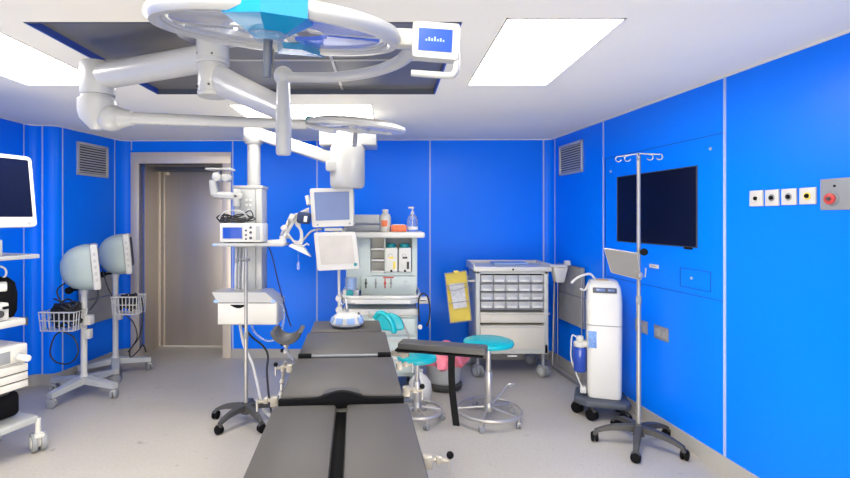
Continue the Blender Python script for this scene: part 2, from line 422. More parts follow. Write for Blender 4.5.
p, q = rw(560.5), rw(583.5); vent((p+q)/2, p-q, rw(570, 1)-rw(570), (q-p).length, sz(176, (p.y+q.y)/2)+.02, sz(145, (p.y+q.y)/2)+.02, 'grey louvred air vent high on the right wall near the back corner')

# ------------------------------------------------------------------ right wall fittings
Rr = Matrix.Rotation(math.atan2(1, -.106), 4, 'Z'); rn = rw(600, 1)-rw(600)
def rbox(mb, pa, pb, z0, z1, o0, o1, bev=0):      # along right wall between image columns, offsets off the wall
    p, q = rw(pa), rw(pb); c = (p+q)/2+rn*((o0+o1)/2)
    return mb.box((c.x, c.y, (z0+z1)/2), ((q-p).length, abs(o1-o0), z1-z0), Rr, bev)
t = thing('wall_screen', 'black rectangular screen set flush into the blue right wall', 'screen', rw(655)+V(0, 0, 1.46))
part('glass', rbox(MB(), 618.3, 697, 1.465, 2.035, 0, .006, .002), 'screen', t)
mb = MB()
for a in ((617.6, 618.3, 1.46, 2.04), (697, 697.8, 1.46, 2.04)): rbox(mb, *a, 0, .008)
rbox(mb, 617.6, 697.8, 1.46, 1.465, 0, .008); rbox(mb, 617.6, 697.8, 2.035, 2.04, 0, .008)
part('bezel', mb, 'dgrey', t)
part('latch', rbox(MB(), 685, 693, 1.445, 1.46, 0, .012, .002), 'black', t)
mg = mat('panel_groove', (.0, .03, .25), .6); M['groove'] = mg
mb = MB()
zt = 2.228; zb = 1.12
for a in ((605, 724, zt, zt+.004), (605, 724, zb, zb+.004), (605, 605.6, zb, zt)): rbox(mb, *a, 0, .0015)
struct('trim_%d' % tn, mb, 'groove'); tn += 1
mb = MB()
for a in ((680, 711, 1.30, 1.304), (680, 711, 1.165, 1.169), (680, 680.6, 1.165, 1.30), (710.4, 711, 1.165, 1.30)): rbox(mb, *a, 0, .0015)
struct('trim_%d' % tn, mb, 'groove'); tn += 1
# small round studs
mb = MB()
for px, z in ((611, 2.10), (711, 2.14), (692, 1.24)):
    p = rw(px); mb.cyl((p.x, p.y, z), (p.x+rn.x*.008, p.y+rn.y*.008, z), .010, seg=14)
struct('trim_%d' % tn, mb, 'vent'); tn += 1
t = thing('wall_label', 'small white label plate on the right wall beside the drip stand pole', 'label', rw(654.5)+V(0, 0, 1.28))
part('plate', rbox(MB(), 650, 659, 1.27, 1.30, 0, .008, .002), 'white2', t)
part('line', rbox(MB(), 652, 657, 1.282, 1.288, .008, .009), 'mgrey', t)
# sockets
for a, b, ya, yb, l in ((636, 648, 320, 332.5, 'steel double wall socket just behind the drip stand pole'), (655, 669, 326.5, 340, 'steel double wall socket right of the drip stand pole')):
    Ym = rw((a+b)/2).y; z1 = sz(ya, Ym); z0 = sz(yb, Ym)
    t = thing('wall_socket', l, 'socket', rw((a+b)/2)+V(0, 0, z0), 0, 'steel wall sockets')
    part('plate', rbox(MB(), a, b, z0, z1, 0, .010, .003), 'satin', t)
    w = (b-a)
    part('socket_face', rbox(MB(), a+w*.1, a+w*.46, z0+.02, z1-.02, .010, .014, .002), 'board', t)
    part('socket_face', rbox(MB(), a+w*.54, a+w*.9, z0+.02, z1-.02, .010, .014, .002), 'board', t)
# gas outlets
gl = ['white gas outlet plate with a plain black port, furthest left of the row', 'white gas outlet plate with a black port, second from the left', 'white gas outlet plate with a black port, third from the left', 'white gas outlet plate with a yellow ringed port beside the steel panel']
for (a, b, ya, yb), l, rc in zip(((751, 764.3, 190.5, 206.3), (766.7, 780.2, 189.7, 205.9), (783, 797.8, 188.7, 205), (801, 817.4, 187.5, 204.3)), gl, ('white2', 'mgrey', 'mgrey', 'yellow')):
    Ym = rw((a+b)/2).y; z1 = sz(ya, Ym); z0 = sz(yb, Ym)
    t = thing('gas_outlet', l, 'gas outlet', rw((a+b)/2)+V(0, 0, z0), 0, 'row of white gas outlets on the right wall')
    part('plate', rbox(MB(), a, b, z0, z1, 0, .012, .003), 'white2', t)
    p = rw((a+b)/2); zc = (z0+z1)/2
    part('ring', MB().ring((p.x+rn.x*.013, p.y+rn.y*.013, zc), .017, .004, frame_to(rn), 24), rc, t)
    part('port', MB().cyl((p.x, p.y, zc), (p.x+rn.x*.022, p.y+rn.y*.022, zc), .0115, seg=18, bev=.002), 'black', t)
p = rw(834); Ym = p.y
t = thing('scavenging_outlet', 'grey steel wall plate with a red round knob at the right edge', 'gas outlet', rw(842)+V(0, 0, sz(211, 2.5)))
part('plate', rbox(MB(), 821.8, 866, sz(210, Ym), sz(178.5, Ym), 0, .010, .002), 'mgrey', t)
kz = sz(198.8, Ym)
k = part('knob', MB().cyl((p.x, p.y, kz), (p.x+rn.x*.02, p.y+rn.y*.02, kz), .036, .034, bev=.004), 'mgrey', t)
part('red_cap', MB().cyl((p.x+rn.x*.02, p.y+rn.y*.02, kz), (p.x+rn.x*.030, p.y+rn.y*.030, kz), .029, bev=.003), 'red', k)
part('valve_pin', MB().cyl((p.x+rn.x*.03, p.y+rn.y*.03, kz), (p.x+rn.x*.036, p.y+rn.y*.036, kz), .010), 'dgrey', k)
q = rw(836.5); part('screw', MB().cyl((q.x, q.y, sz(186, Ym)), (q.x+rn.x*.014, q.y+rn.y*.014, sz(186, Ym)), .006, seg=12), 'black', t)

# ------------------------------------------------------------------ helpers for wheeled things
def caster(parent, x, y, r=.035, local=True, wm='dgrey', fm='mgrey', twin=True, rz=0, zt=None, z0=0.0, hub=None):
    R = Matrix.Rotation(rz, 4, 'Z'); zt = zt or r*2.3
    f = MB(); f.box((x, y, z0+r*1.75), (r*.9, r*1.6, r*.5), R, r*.15); f.cyl((x, y, z0+r*1.6), (x, y, z0+zt), r*.28, seg=12)
    f.box((x, y, z0+r*1.3), (r*.25, r*.6, r*1.1), R)
    c = part('caster', f, fm, parent, local)
    w = MB()
    for s in ((-1, 1) if twin else (0,)):
        d = R @ V(r*.42*s, 0, 0); e = R @ V(r*.26, 0, 0)
        w.cyl(V(x, y, z0+r)+d-e, V(x, y, z0+r)+d+e, r, seg=22, bev=r*.12)
    part('wheel', w, wm, c, local)
    if hub:
        w = MB(); d = R @ V(r*.72, 0, 0)
        w.cyl(V(x, y, z0+r)-d, V(x, y, z0+r)+d, r*.62, seg=18, bev=r*.05); part('hub_cap', w, hub, c, local)
    return c
def star_leg(parent, ang, R, m, zhub=.125, ztip=.075, wr=.034, wm='black', w0=.030, w1=.018):
    d = V(math.cos(ang), math.sin(ang), 0); s = V(-d.y, d.x, 0); rings = []
    for i in range(9):
        k = i/8; c = d*(.02+(R-.02)*k); zc = zhub+(ztip-zhub)*k**3
        w = w0+(w1-w0)*k; h = .024+(.013-.024)*k
        rings.append([c+s*w+V(0, 0, zc-h), c+s*w*.8+V(0, 0, zc+h), c-s*w*.8+V(0, 0, zc+h), c-s*w+V(0, 0, zc-h)])
    l = part('leg', MB().loft(rings), m, parent, True, ang=50)
    caster(l, d.x*R, d.y*R, wr, True, wm, m, rz=ang, zt=ztip)
    return l

# ------------------------------------------------------------------ drip stand at right
def drip_stand(loc, rz, R, zt, label, hooks, arm):
    t = thing('drip_stand', label, 'drip stand', loc, rz, 'drip stands on five wheel bases')
    for k in range(5): star_leg(t, 2*PI*k/5, R, 'dgrey')
    part('hub', MB().cyl((0, 0, .07), (0, 0, .16), .042, .026, bev=.006), 'dgrey', t, True)
    part('pole', MB().cyl((0, 0, .14), (0, 0, zt*.5), .0165, seg=18).cyl((0, 0, zt*.5), (0, 0, zt), .014, seg=18), 'satin', t, True)
    part('collar', MB().cyl((0, 0, zt*.5-.03), (0, 0, zt*.5+.03), .019, bev=.003), 'mgrey', t, True)
    if hooks:
        mb = MB().tube([V(-arm, 0, zt+.0), V(-arm*.5, 0, zt+.012), V(0, 0, zt+.014), V(arm*.5, 0, zt+.012), V(arm, 0, zt)], .0045)
        mb.tube([V(0, -arm, zt), V(0, 0, zt+.014), V(0, arm, zt)], .0045)
        part('hook_bar', mb, 'chrome', t, True)
        for k in range(4):
            a = k*PI/2; p = V(math.cos(a)*arm, math.sin(a)*arm, zt-.018)
            for s in (1, .55):
                pp = V(p.x*s, p.y*s, p.z)
                part('hook', MB().ring(pp, .020, .0035, rotm(PI/2, 0, a), 20, a0=-PI*.9, a1=PI*.6), 'chrome', t, True)
    return t
ivr = V(1.845, 3.68, 0)
t = drip_stand(ivr, math.radians(-120), .305, 2.13, 'tall metal drip stand with hooks and black five-wheel base by right wall', True, .135)
# clamp and grey plate on that stand
Y = 3.63
t2 = thing('tray_panel', 'tilted grey flat panel clamped to the right drip stand', 'panel', at(622, 275, Y))
cs = [at(604.5, 248.5, Y+.10), at(637, 253.5, Y), at(641, 279.5, Y), at(611.5, 272, Y+.10)]
nb = (cs[1]-cs[0]).cross(cs[3]-cs[0]).normalized()
if nb.y > 0: nb = -nb
mb = MB(); mb.loft([[c+nb*.006 for c in cs], [c-nb*.012 for c in cs]])
part('plate', mb, 'plate', t2)
mb = MB()
for i in range(4): mb.tube([cs[i]+nb*.0, cs[(i+1) % 4]+nb*.0], .006)
part('rim', mb, 'satin', t2)
mb = MB(); mb.box(at(639.5, 275, Y), (.035, .04, .04), None, .006); mb.tube([at(639, 275, Y), at(645, 277, Y), at(646, 268, Y)], .005)
part('clamp', mb, 'satin', t2)
part('knob', MB().cyl(at(644, 252, Y-.05), at(644, 252, Y+.0), .026, bev=.005).cyl(at(644, 252, Y), at(640, 252, Y+.01), .012), 'black', t2)
# left drip stand
ivl = V(sx(246, 4.1), 4.1, 0)
t = drip_stand(ivl, math.radians(-121), .275, 1.42, 'shorter metal stand with black wheel base in front of the white pendant', False, .1)
mb = MB(); z = sz(259, 4.1); mb.tube([V(-.0, 0, z), V(.17, 0.06, z)], .006); mb.cyl((.15, .05, z-.02), (.15, .05, z+.02), .012); mb.box((0, 0, z), (.05, .05, .035), None, .006)
part('side_clamp', mb, 'satin', t, True)

# ------------------------------------------------------------------ stools
def stool(loc, rz, R, sr, zs, label, back=False):
    t = thing('wheeled_stool', label, 'stool', loc, rz, 'teal wheeled stools')
    part('seat', MB().lathe([(0, zs-.035), (sr*.8, zs-.035), (sr*.97, zs-.028), (sr, zs-.012), (sr*.97, zs+.004), (sr*.85, zs+.013), (0, zs+.016)], seg=40), 'teal', t, True)
    part('seat_plate', MB().cyl((0, 0, zs-.05), (0, 0, zs-.035), .09), 'chrome', t, True)
    part('post', MB().cyl((0, 0, .12), (0, 0, zs*.62), .030, seg=22, bev=.003).cyl((0, 0, zs*.6), (0, 0, zs-.05), .020, seg=20), 'chrome', t, True)
    part('hub', MB().cyl((0, 0, .075), (0, 0, .15), .045, .034, bev=.006), 'satin', t, True)
    part('base_ring', MB().ring((0, 0, .088), R, .0135, n=48, seg=10), 'chrome', t, True)
    for k in range(5):
        a = 2*PI*k/5+.35; d = V(math.cos(a), math.sin(a), 0)
        l = part('spoke', MB().tube([d*.03+V(0, 0, .11), d*R*.6+V(0, 0, .098), d*R+V(0, 0, .088)], .009), 'chrome', t, True)
        caster(l, d.x*R*1.02, d.y*R*1.02, .026, True, 'mgrey', 'chrome', rz=a+.7, zt=.08)
    return t
s1 = stool((sx(488.5, 4.14), 4.14, 0), .2, .265, .208, .650, 'round teal wheeled stool beside the arm board in front of the drawer cart')
mb = MB().tube([V(.03, 0, .13), V(.12, .03, .20), V(.20, .05, .265), V(.235, .03, .262)], .008, sm=4); mb.box((.225, .04, .262), (.07, .045, .012), rotm(0, -.2, .3), .004)
part('height_lever', mb, 'chrome', s1, True)
s2 = stool((sx(417, 4.14), 4.14, 0), .9, .205, .165, .525, 'teal wheeled stool with curved backrest behind the operating table')
# curved teal backrest of stool two
w = s2.location
bc = at(389, 322, 4.32)
mb = MB(); rings = []
for i in range(19):
    a = math.radians(200-220*i/18); r = .135
    p = V(bc.x+r*math.cos(a), bc.y-.03, bc.z+r*.78*math.sin(a)-.02); hw = .030
    tt = 1 if 0 < i < 18 else .6
    o = V(math.cos(a), 0, math.sin(a)); 
    y0, y1 = -.035, .035
    rings.append([p+o*hw*.9*tt+V(0, y0*.6, 0), p+o*hw*tt+V(0, y1*.6, 0), p-o*hw*tt*1.2+V(0, y1, 0), p-o*hw*1.2*tt+V(0, y0, 0)])
mb = MB()
# crescent cushion
poly = [(bc.x-.125, bc.z-.06)]
for i in range(13):
    a = math.radians(180-180*i/12); poly.append((bc.x+.13*math.cos(a), bc.z-.045+.125*math.sin(a)))
poly += [(bc.x+.125, bc.z-.065), (bc.x+.03, bc.z-.075)]
mb.prism(poly, .05, Matrix.Translation(V(0, bc.y+.02, 0)) @ rotm(PI/2), .012)
part('backrest', mb, 'teal', s2)
mb = MB().tube([at(375, 318, 4.22), at(380, 312.5, 4.2), at(388, 317, 4.17), at(393, 325, 4.15), at(394, 331, 4.14)], .030, seg=12, sm=6, flat=.7)
mb.sph(at(394, 331, 4.14), .028, (1, .8, .8))
part('arm_pad', mb, 'teal', s2)
mb = MB().tube([at(368, 316.5, 4.34), at(408, 316.5, 4.34)], .009).tube([at(400, 318, 4.34), at(408, 335, 4.36), at(412, 352, 4.30), at(417, 358, 4.16)], .010, sm=4)
part('back_bracket', mb, 'satin', s2)

# ------------------------------------------------------------------ operating table
th = .064
ot = thing('operating_table', 'long dark grey padded operating table in the foreground with split leg section', 'operating table', (-.25, 2.9, 0), th)
TZ = .875
def T(mb, name, m, par=ot, **k): return part(name, mb, m, par, True, **k)
for s in (-1, 1):
    x0, x1 = (.022*s, .298*s)
    p = T(MB().bx(min(x0, x1), max(x0, x1), -1.70, -.685, TZ-.075, TZ-.028, .014), 'leg_pad', 'pad')
    T(MB().bx(min(x0, x1)+.012, max(x0, x1)-.012, -1.68, -.67, TZ-.098, TZ-.075, .003), 'pad_tray', 'black', p)
sp = T(MB().bx(-.275, .275, -.655, -.045, TZ-.045, TZ, .012), 'seat_pad', 'pad')
# raised black front lip with its curved middle
poly = [(-.28, TZ-.055), (.28, TZ-.055), (.28, TZ-.012)]
for i in range(17):
    x = .13-.26*i/16; poly.append((x, TZ-.008+.028*(0.5+.5*math.cos(PI*x/.13))))
poly += [(-.28, TZ-.012)]
T(MB().prism(poly, .03, Matrix.Translation(V(0, -.642, 0)) @ rotm(PI/2), .004), 'front_lip', 'black', sp)
# soft hump behind the lip
rings = []
for i in range(9):
    y = -.645+.11*i/8; hgt = .022*(1-i/8)
    rings.append([V(x, y, TZ-.003+hgt*(.5+.5*math.cos(PI*x/.12))) for x in [-.12+.24*j/12 for j in range(13)]]+[V(x, y, TZ-.02) for x in (.12, -.12)])
T(MB().loft(rings), 'pad_hump', 'pad', sp)
T(MB().bx(-.272, .272, .0, .59, TZ-.045, TZ, .012), 'back_pad', 'pad')
T(MB().bx(-.258, .248, .615, .985, TZ-.045, TZ, .012), 'head_pad', 'pad')
mb = MB().bx(-.26, .26, -.66, .59, TZ-.075, TZ-.046).bx(-.24, .23, .6, .97, TZ-.075, TZ-.046); T(mb, 'frame', 'satin')
T(MB().bx(-.03, .03, -1.66, -.62, TZ-.10, TZ-.085, .002), 'gap_shade_strip', 'black')  # dark strip added under the leg-pad gap to imitate its shade
T(MB().cyl((-.20, -.022, TZ+.002), (.20, -.022, TZ+.002), .008), 'cross_rod', 'mgrey')
for s in (-1, 1): T(MB().cyl((.19*s, -.022, TZ+.002), (.265*s, -.022, TZ+.002), .017, bev=.003), 'rod_grip', 'black')
for s in (-1, 1):
    for (a, b) in ((-1.62, -.72), (-.60, -.08), (.04, .56)):
        mb = MB().bx(.283*s-.005, .283*s+.005, a, b, TZ-.115, TZ-.085, .002)
        for y in (a+.06, b-.06): mb.bx(min(.240*s, .280*s), max(.240*s, .280*s), y-.012, y+.012, TZ-.105, TZ-.072)
        T(mb, 'side_rail', 'satin')
T(MB().bx(-.16, .16, -.28, .18, .20, TZ-.075, .02), 'column', 'satin')
T(MB().bx(-.20, .20, -.32, .22, .18, .42, .02), 'column_cover', 'satin')
T(MB().bx(-.25, .25, -.55, .62, .04, .19, .03), 'base', 'satin')
# clamps
def clamp(x, y, s, lab=None, knob=True):
    mb = MB(); mb.box((x, y, TZ-.060), (.035, .04, .045), None, .006); mb.cyl((x+.02*s, y, TZ-.055), (x+.075*s, y-.01, TZ-.057), .008)
    mb.box((x+.04*s, y, TZ-.055), (.022, .028, .026), None, .005)
    c = T(mb, 'rail_clamp', 'beige')
    k = MB().cyl((x+.078*s, y-.012, TZ-.10), (x+.078*s, y-.012, TZ-.045), .005); T(k, 'lever', 'satin', c)
    if knob: T(MB().sph((x+.078*s, y-.012, TZ-.035), .013), 'knob', 'black', c)
    return c
clamp(.315, -1.165, 1); clamp(.312, -.45, 1); clamp(.312, -.02, 1, knob=False)
clamp(-.312, -.03, -1); clamp(-.315, -.55, -1, knob=False)
mb = MB().tube([V(-.34, .0, TZ-.03), V(-.355, -.02, TZ-.12), V(-.35, -.12, TZ-.22)], .009, sm=3)
for q in range(3): mb.sph((-.352, -.02-.04*q, TZ-.07-.055*q), .016)
T(mb, 'joint_arm', 'satin')
# arm board
a0 = V(sx(400, 3.24), 3.26, 0); a1 = V(sx(487, 3.10), 3.10, 0); dd = (a1-a0); L = dd.length; ang = math.atan2(dd.y, dd.x); zt = .872
t = thing('arm_board', 'black padded arm board reaching right from the operating table', 'arm board', (a0.x, a0.y, .80), ang)
part('pad', MB().bx(0, L, -.065, .065, .030, .072, .012), 'dgrey', t, True)
part('board', MB().bx(-.02, L-.02, -.055, .055, .012, .024, .002), 'black', t, True)
part('mount', MB().cyl((.02, 0, -.04), (.02, 0, .012), .016).bx(-.06, .06, -.02, .02, -.03, .0, .004), 'beige', t, True)
mb = MB(); rings = []
xs_ = L*.625
for i in range(13):
    k = i/12; z = .02-.43*k; b = .012*math.sin(k*5)+.02*k; xx = xs_+.02*k*k*1.5
    rings.append([V(xx-.021, -.068-b, z), V(xx+.021, -.068-b, z), V(xx+.021, -.062-b, z), V(xx-.021, -.062-b, z)])
mb.loft(rings); mb.bx(xs_-.024, xs_+.024, -.069, .069, .012, .016)
part('strap', mb, 'black', t, True)
# leg / arm gutter on the left
c0 = at(288, 331, 3.05)
t = thing('limb_support', 'black curved gutter support on a metal clamp left of the operating table', 'limb support', (c0.x, c0.y, .78))
mb = MB(); rings = []
for yy in (-.075, -.065, .06, .07):
    r = .098 if yy in (-.065, .06) else .092; ring = []
    tl = .10*yy
    for i in range(13):
        a = math.radians(195+150*i/12); ring.append(V(c0.x+r*math.cos(a)-.0, c0.y+yy, c0.z+.035+tl+r*math.sin(a)))
    for i in range(13):
        a = math.radians(345-150*i/12); ring.append(V(c0.x+(r-.022)*math.cos(a), c0.y+yy, c0.z+.035+tl+(r-.022)*math.sin(a)))
    rings.append(ring)
mb.loft(rings); part('gutter_pad', mb, 'dgrey', t)
part('stem', MB().tube([V(c0.x, c0.y, c0.z-.06), V(c0.x-.01, c0.y, c0.z-.10), V(c0.x+.01, c0.y-.02, .84), V(c0.x+.05, c0.y-.05, .82)], .010, sm=4), 'satin', t)
mb = MB()
for z in (c0.z-.085, c0.z-.125): mb.sph((c0.x-.012, c0.y, z), .019)
part('joint', mb, 'satin', t)
part('joint_knob', MB().sph((c0.x-.035, c0.y, c0.z-.08), .012).sph((c0.x-.035, c0.y, c0.z-.12), .012), 'black', t)

# headrest on the table head
hc = V(sx(347, 3.68), 3.68, TZ+.002)
t = thing('head_rest', 'white and pale blue faceted head rest on the far end of the table', 'head rest', (hc.x, hc.y, TZ))
mb = MB()
mb.lathe([(0, 0), (.112, 0), (.120, .012), (.112, .03)], Matrix.Translation(hc), seg=10); part('foot', mb, 'slate', t)
mb = MB().lathe([(.118, .016), (.122, .03), (.100, .072), (.080, .088), (.05, .094), (0, .096)], Matrix.Translation(hc), seg=10); part('cushion', mb, 'white2', t, ang=20)
mb = MB()
for a in (-2.0, -1.25, -2.75, -.45, .4):
    p = hc+V(math.cos(a)*.1135, math.sin(a)*.1135, .052)
    part('cloth_patch', MB().box(p, (.055, .006, .045), rotm(0, 0, a+PI/2) @ rotm(-.34), .002), 'palebl', t)
part('valve', MB().cyl(hc+V(0, 0, .105), hc+V(0, 0, .125), .012), 'mgrey', t)
part('tube', MB().tube([hc+V(0, 0, .12), hc+V(-.02, .1, .18), at(342, 305, 4.2), at(339, 296, 4.4)], .006, sm=6), 'hose', t)

# ------------------------------------------------------------------ drawer cart (back right)
def Rz(a): return Matrix.Rotation(a, 4, 'Z')
YF = 5.24; cx0, cx1 = sx(476, YF), sx(548.5, YF); cc = (cx0+cx1)/2
t = thing('drawer_cart', 'grey medical drawer cart with rows of small bins against the back wall', 'cart', (cc, YF+.26, 0))
zt = 1.155; zb = .245; D = .50
mb = MB().bx(cx0, cx0+.045, YF, YF+D, zb, zt-.04, .008).bx(cx1-.045, cx1, YF, YF+D, zb, zt-.04, .008)
mb.bx(cx0, cx1, YF+D-.02, YF+D, zb, zt-.04).bx(cx0, cx1, YF, YF+D, zb, zb+.10, .006).bx(cx0, cx1, YF+.0, YF+D, zt-.07, zt-.04)
part('body', mb, 'cartg', t)
mb = MB().bx(cx0-.03, cx1+.03, YF-.03, YF+D+.0, zt-.045, zt+.005, .012)
for a in ((cx0-.03, cx0-.012, YF-.02, YF+D), (cx1+.012, cx1+.03, YF-.02, YF+D), (cx0-.03, cx1+.03, YF+D-.02, YF+D)): mb.bx(*a, zt, zt+.035, .006)
part('top', mb, 'white', t)
part('lock', MB().cyl((cc, YF-.035, zt-.022), (cc, YF-.028, zt-.022), .010, seg=14), 'black', t)
part('interior_shade_sheet', MB().bx(cx0+.045, cx1-.045, YF+.10, YF+.12, .6, zt-.07), 'dark', t)  # near-black sheet paints the shade of the hollow behind the bins
zr = [sz(v, YF) for v in (274.5, 283.8, 292.6, 301.2, 309.8)]
xa, xb = cx0+.05, cx1-.05; n = 5; bw_ = (xb-xa)/n
for r in range(4):
    for k in range(n):
        x = xa+bw_*k; z1 = zr[r]-.008; z0 = zr[r+1]+.012
        mb = MB().bx(x+.003, x+bw_-.003, YF+.004, YF+.012, z0, z1, .002).bx(x+.003, x+bw_-.003, YF+.004, YF+.10, z0, z0+.004)
        mb.bx(x+.003, x+.006, YF+.004, YF+.10, z0, z1-.01).bx(x+bw_-.006, x+bw_-.003, YF+.004, YF+.10, z0, z1-.01)
        b = part('storage_bin', mb, 'bin', t)
        part('label_strip', MB().bx(x+.02, x+bw_-.02, YF-.0, YF+.005, z0+.006, z0+.030, .001), 'paper', b)
        part('bin_lip', MB().bx(x+.003, x+bw_-.003, YF-.008, YF+.006, z1-.014, z1-.004, .002), 'white2', b)
    part('shelf', MB().bx(xa-.01, xb+.01, YF+.0, YF+.12, zr[r+1]-.004, zr[r+1]+.004), 'mgrey', t)
for (a, b) in ((312.5, 323), (325.5, 349)):
    z1, z0 = sz(a, YF), sz(b, YF)
    d_ = part('drawer', MB().bx(xa-.005, xb+.005, YF-.012, YF+.30, z0+.004, z1, .005), 'drawer', t)
    part('handle', MB().bx(xa+.0, xb-.0, YF-.024, YF-.010, z1-.018, z1-.004, .004), 'white2', d_)
part('badge', MB().bx(cc-.05, cc+.05, YF-.005, YF+.0, sz(356, YF)-.008, sz(356, YF)+.008, .001), 'paper', t)
part('side_lock', MB().cyl((cx1, YF+.02, .66), (cx1+.02, YF+.02, .66), .012), 'satin', t)
part('push_handle', MB().tube([V(cx0, YF+.08, 1.0), V(cx0-.09, YF+.08, 1.0), V(cx0-.09, YF+.44, 1.0), V(cx0, YF+.44, 1.0)], .014), 'satin', t)
for (x, y) in ((cx0+.02, YF+.02), (cx1-.05, YF+.02), (cx0+.02, YF+.46), (cx1-.05, YF+.46)): caster(t, x, y, .062, False, 'mgrey', 'mgrey', hub='lgrey', zt=.25, rz=.5)
# yellow clipboard holder on the cart's left
yw = YF-.06
t = thing('file_holder', 'wire file holder with yellow folder hanging on the left side of the cart', 'file holder', at(457, 322, yw))
cs = [at(444.5, 273.5, yw), at(466, 270.5, yw+.08), at(471, 320, yw+.08), at(450, 322.5, yw)]
part('folder', MB().loft([[c for c in cs], [c+V(.0, .02, 0) for c in cs]]), 'yellow', t)
cs2 = [at(449, 284, yw-.006), at(463.5, 282.5, yw+.05), at(467, 307, yw+.05), at(453.5, 309, yw-.006)]
part('note_sheet', MB().loft([[c+V(0, -.008, 0) for c in cs2], [c+V(0, -.005, 0) for c in cs2]]), 'paper', t)
mb = MB()
for i in range(4): mb.tube([cs[i]+V(0, -.03, 0), cs[(i+1) % 4]+V(0, -.03, 0)], .005)
for k in (.25, .6): mb.tube([cs[0].lerp(cs[3], k)+V(0, -.03, 0), cs[1].lerp(cs[2], k)+V(0, -.03, 0)], .004)
mb.tube([at(446, 286, yw)+V(0, -.03, 0), at(452, 290, yw)+V(0, -.06, 0), at(468, 286, yw+.05)+V(0, -.05, 0), at(471, 292, yw+.08)], .005, sm=4)
part('wire_frame', mb, 'chrome', t)
part('clip', MB().box(at(456, 272, yw-.02), (.05, .03, .03), None, .004), 'yellow', t)
# white scoop bin on its right
t = thing('glove_bin', 'small white open bin fixed at the right corner of the cart top', 'bin', at(557, 279, YF+.1))
mb = MB().prism([(0, 0), (.15, 0), (.11, -.16), (.03, -.16)], .12, Matrix.Translation(at(550, 266, YF+.05)) @ rotm(PI/2), .008)
part('bucket', mb, 'white2', t); part('rim', MB().box(at(557, 265.5, YF-.01), (.17, .14, .02), None, .006), 'white', t)
part('bracket', MB().box(at(567, 263, YF+.02), (.06, .05, .05), None, .006), 'white2', t)
# tray paper on the cart
t = solo('plastic_tray', MB().bx(cc-.16, cc+.22, YF+.16, YF+.38, zt+.006, zt+.03, .01), 'palebl', 'pale blue shallow tray lying on the drawer cart top', 'tray')

# ------------------------------------------------------------------ grey boards against the walls
def board(base_p, base_q, nrm, z0, z1, label, pole=True):
    p, q = base_p+nrm*.05, base_q+nrm*.05
    t = thing('grey_board', label, 'board', ((p.x+q.x)/2, (p.y+q.y)/2, 0), 0, 'grey boards leaning on the walls'); zm = (z0+z1)*.5
    for a, b in ((z0, zm-.004), (zm+.004, z1)):
        part('panel', MB().loft([[V(p.x, p.y, a), V(q.x, q.y, a), V(q.x, q.y, b), V(p.x, p.y, b)], [V(p.x, p.y, a)-nrm*.02, V(q.x, q.y, a)-nrm*.02, V(q.x, q.y, b)-nrm*.02, V(p.x, p.y, b)-nrm*.02]]), 'board', t)
    mb = MB(); g = nrm*.012
    mb.tube([V(p.x, p.y, .02)+g, V(p.x, p.y, z1)+g, V(q.x, q.y, z1)+g, V(q.x, q.y, .02)+g, V(p.x, p.y, .02)+g], .005)
    part('frame', mb, 'satin', t)
    return t
p, q = rw(563, 0), rw(587.5, 0)
t = board(p, q, rn, .55, 1.165, 'grey board in a metal frame leaning by the right back corner')
mb = MB().tube([p+rn*.10+V(0, 0, 1.0), p+rn*.14+V(0, -.05, .03)], .010)
mb.tube([p+rn*.14+V(0, -.05, .03), rw(600, .14)+V(0, 0, .03)], .014)
part('floor_rail', mb, 'satin', t)
# left wall board
p, q = L2(76), L2(111.5); nl = L2(90, 1)-L2(90)
t = board(p, q, nl, .52, 1.06, 'grey board in a metal frame on the left wall behind the two hooded monitors')

# ------------------------------------------------------------------ oxygen concentrator
O = V(sx(607, 4.20), 4.27, 0); a = -.33
t = thing('suction_unit', 'tall white medical unit on a dark wheeled base near the right wall', 'medical unit', O, a)
def L(mb, name, m, par=None, **k): return part(name, mb, m, par or t, True, **k)
W, Dp = .275, .27
def rr(w, d, r, z, oy=0, n=5):
    out = []
    for (sx_, sy_, a0) in ((1, 1, 0), (-1, 1, 90), (-1, -1, 180), (1, -1, 270)):
        for i in range(n+1):
            an = math.radians(a0+90*i/n); out.append(V(sx_*(w/2-r)+r*math.cos(an), oy+sy_*(d/2-r)+r*math.sin(an), z))
    return out
L(MB().loft([rr(.255, Dp-.01, .04, .17), rr(.265, Dp, .04, .20), rr(W, Dp, .045, .77)]), 'lower_body', 'white', ang=35)
rings = [rr(W, Dp, .045, .778), rr(W+.002, Dp, .045, .95), rr(W-.006, Dp-.01, .045, 1.03)]
for k, (w_, d_, z_, oy) in enumerate(((.255, .24, 1.09, .01), (.225, .19, 1.13, .03), (.17, .14, 1.142, .04))): rings.append(rr(w_, d_, .045, z_, oy))
L(MB().loft(rings), 'upper_body', 'white', ang=35)
L(MB().loft([rr(W-.012, Dp-.012, .04, .768), rr(W-.012, Dp-.012, .04, .780)]), 'seam', 'mgrey')
L(MB().box((.0, -.122, 1.068), (.185, .012, .045), rotm(-.42), .01), 'control_panel', 'slate')
L(MB().box((-.03, -.129, 1.071), (.07, .006, .025), rotm(-.42), .002).box((.05, -.128, 1.071), (.05, .006, .02), rotm(-.42), .002), 'display', 'lcd2')
L(MB().box((-.01, .0, 1.142), (.10, .08, .012), rotm(-.05), .004), 'handle_recess', 'card')
L(MB().box((-.095, -Dp/2-.0, .655), (.065, .004, .14), None, .001), 'blue_label', 'labelb')
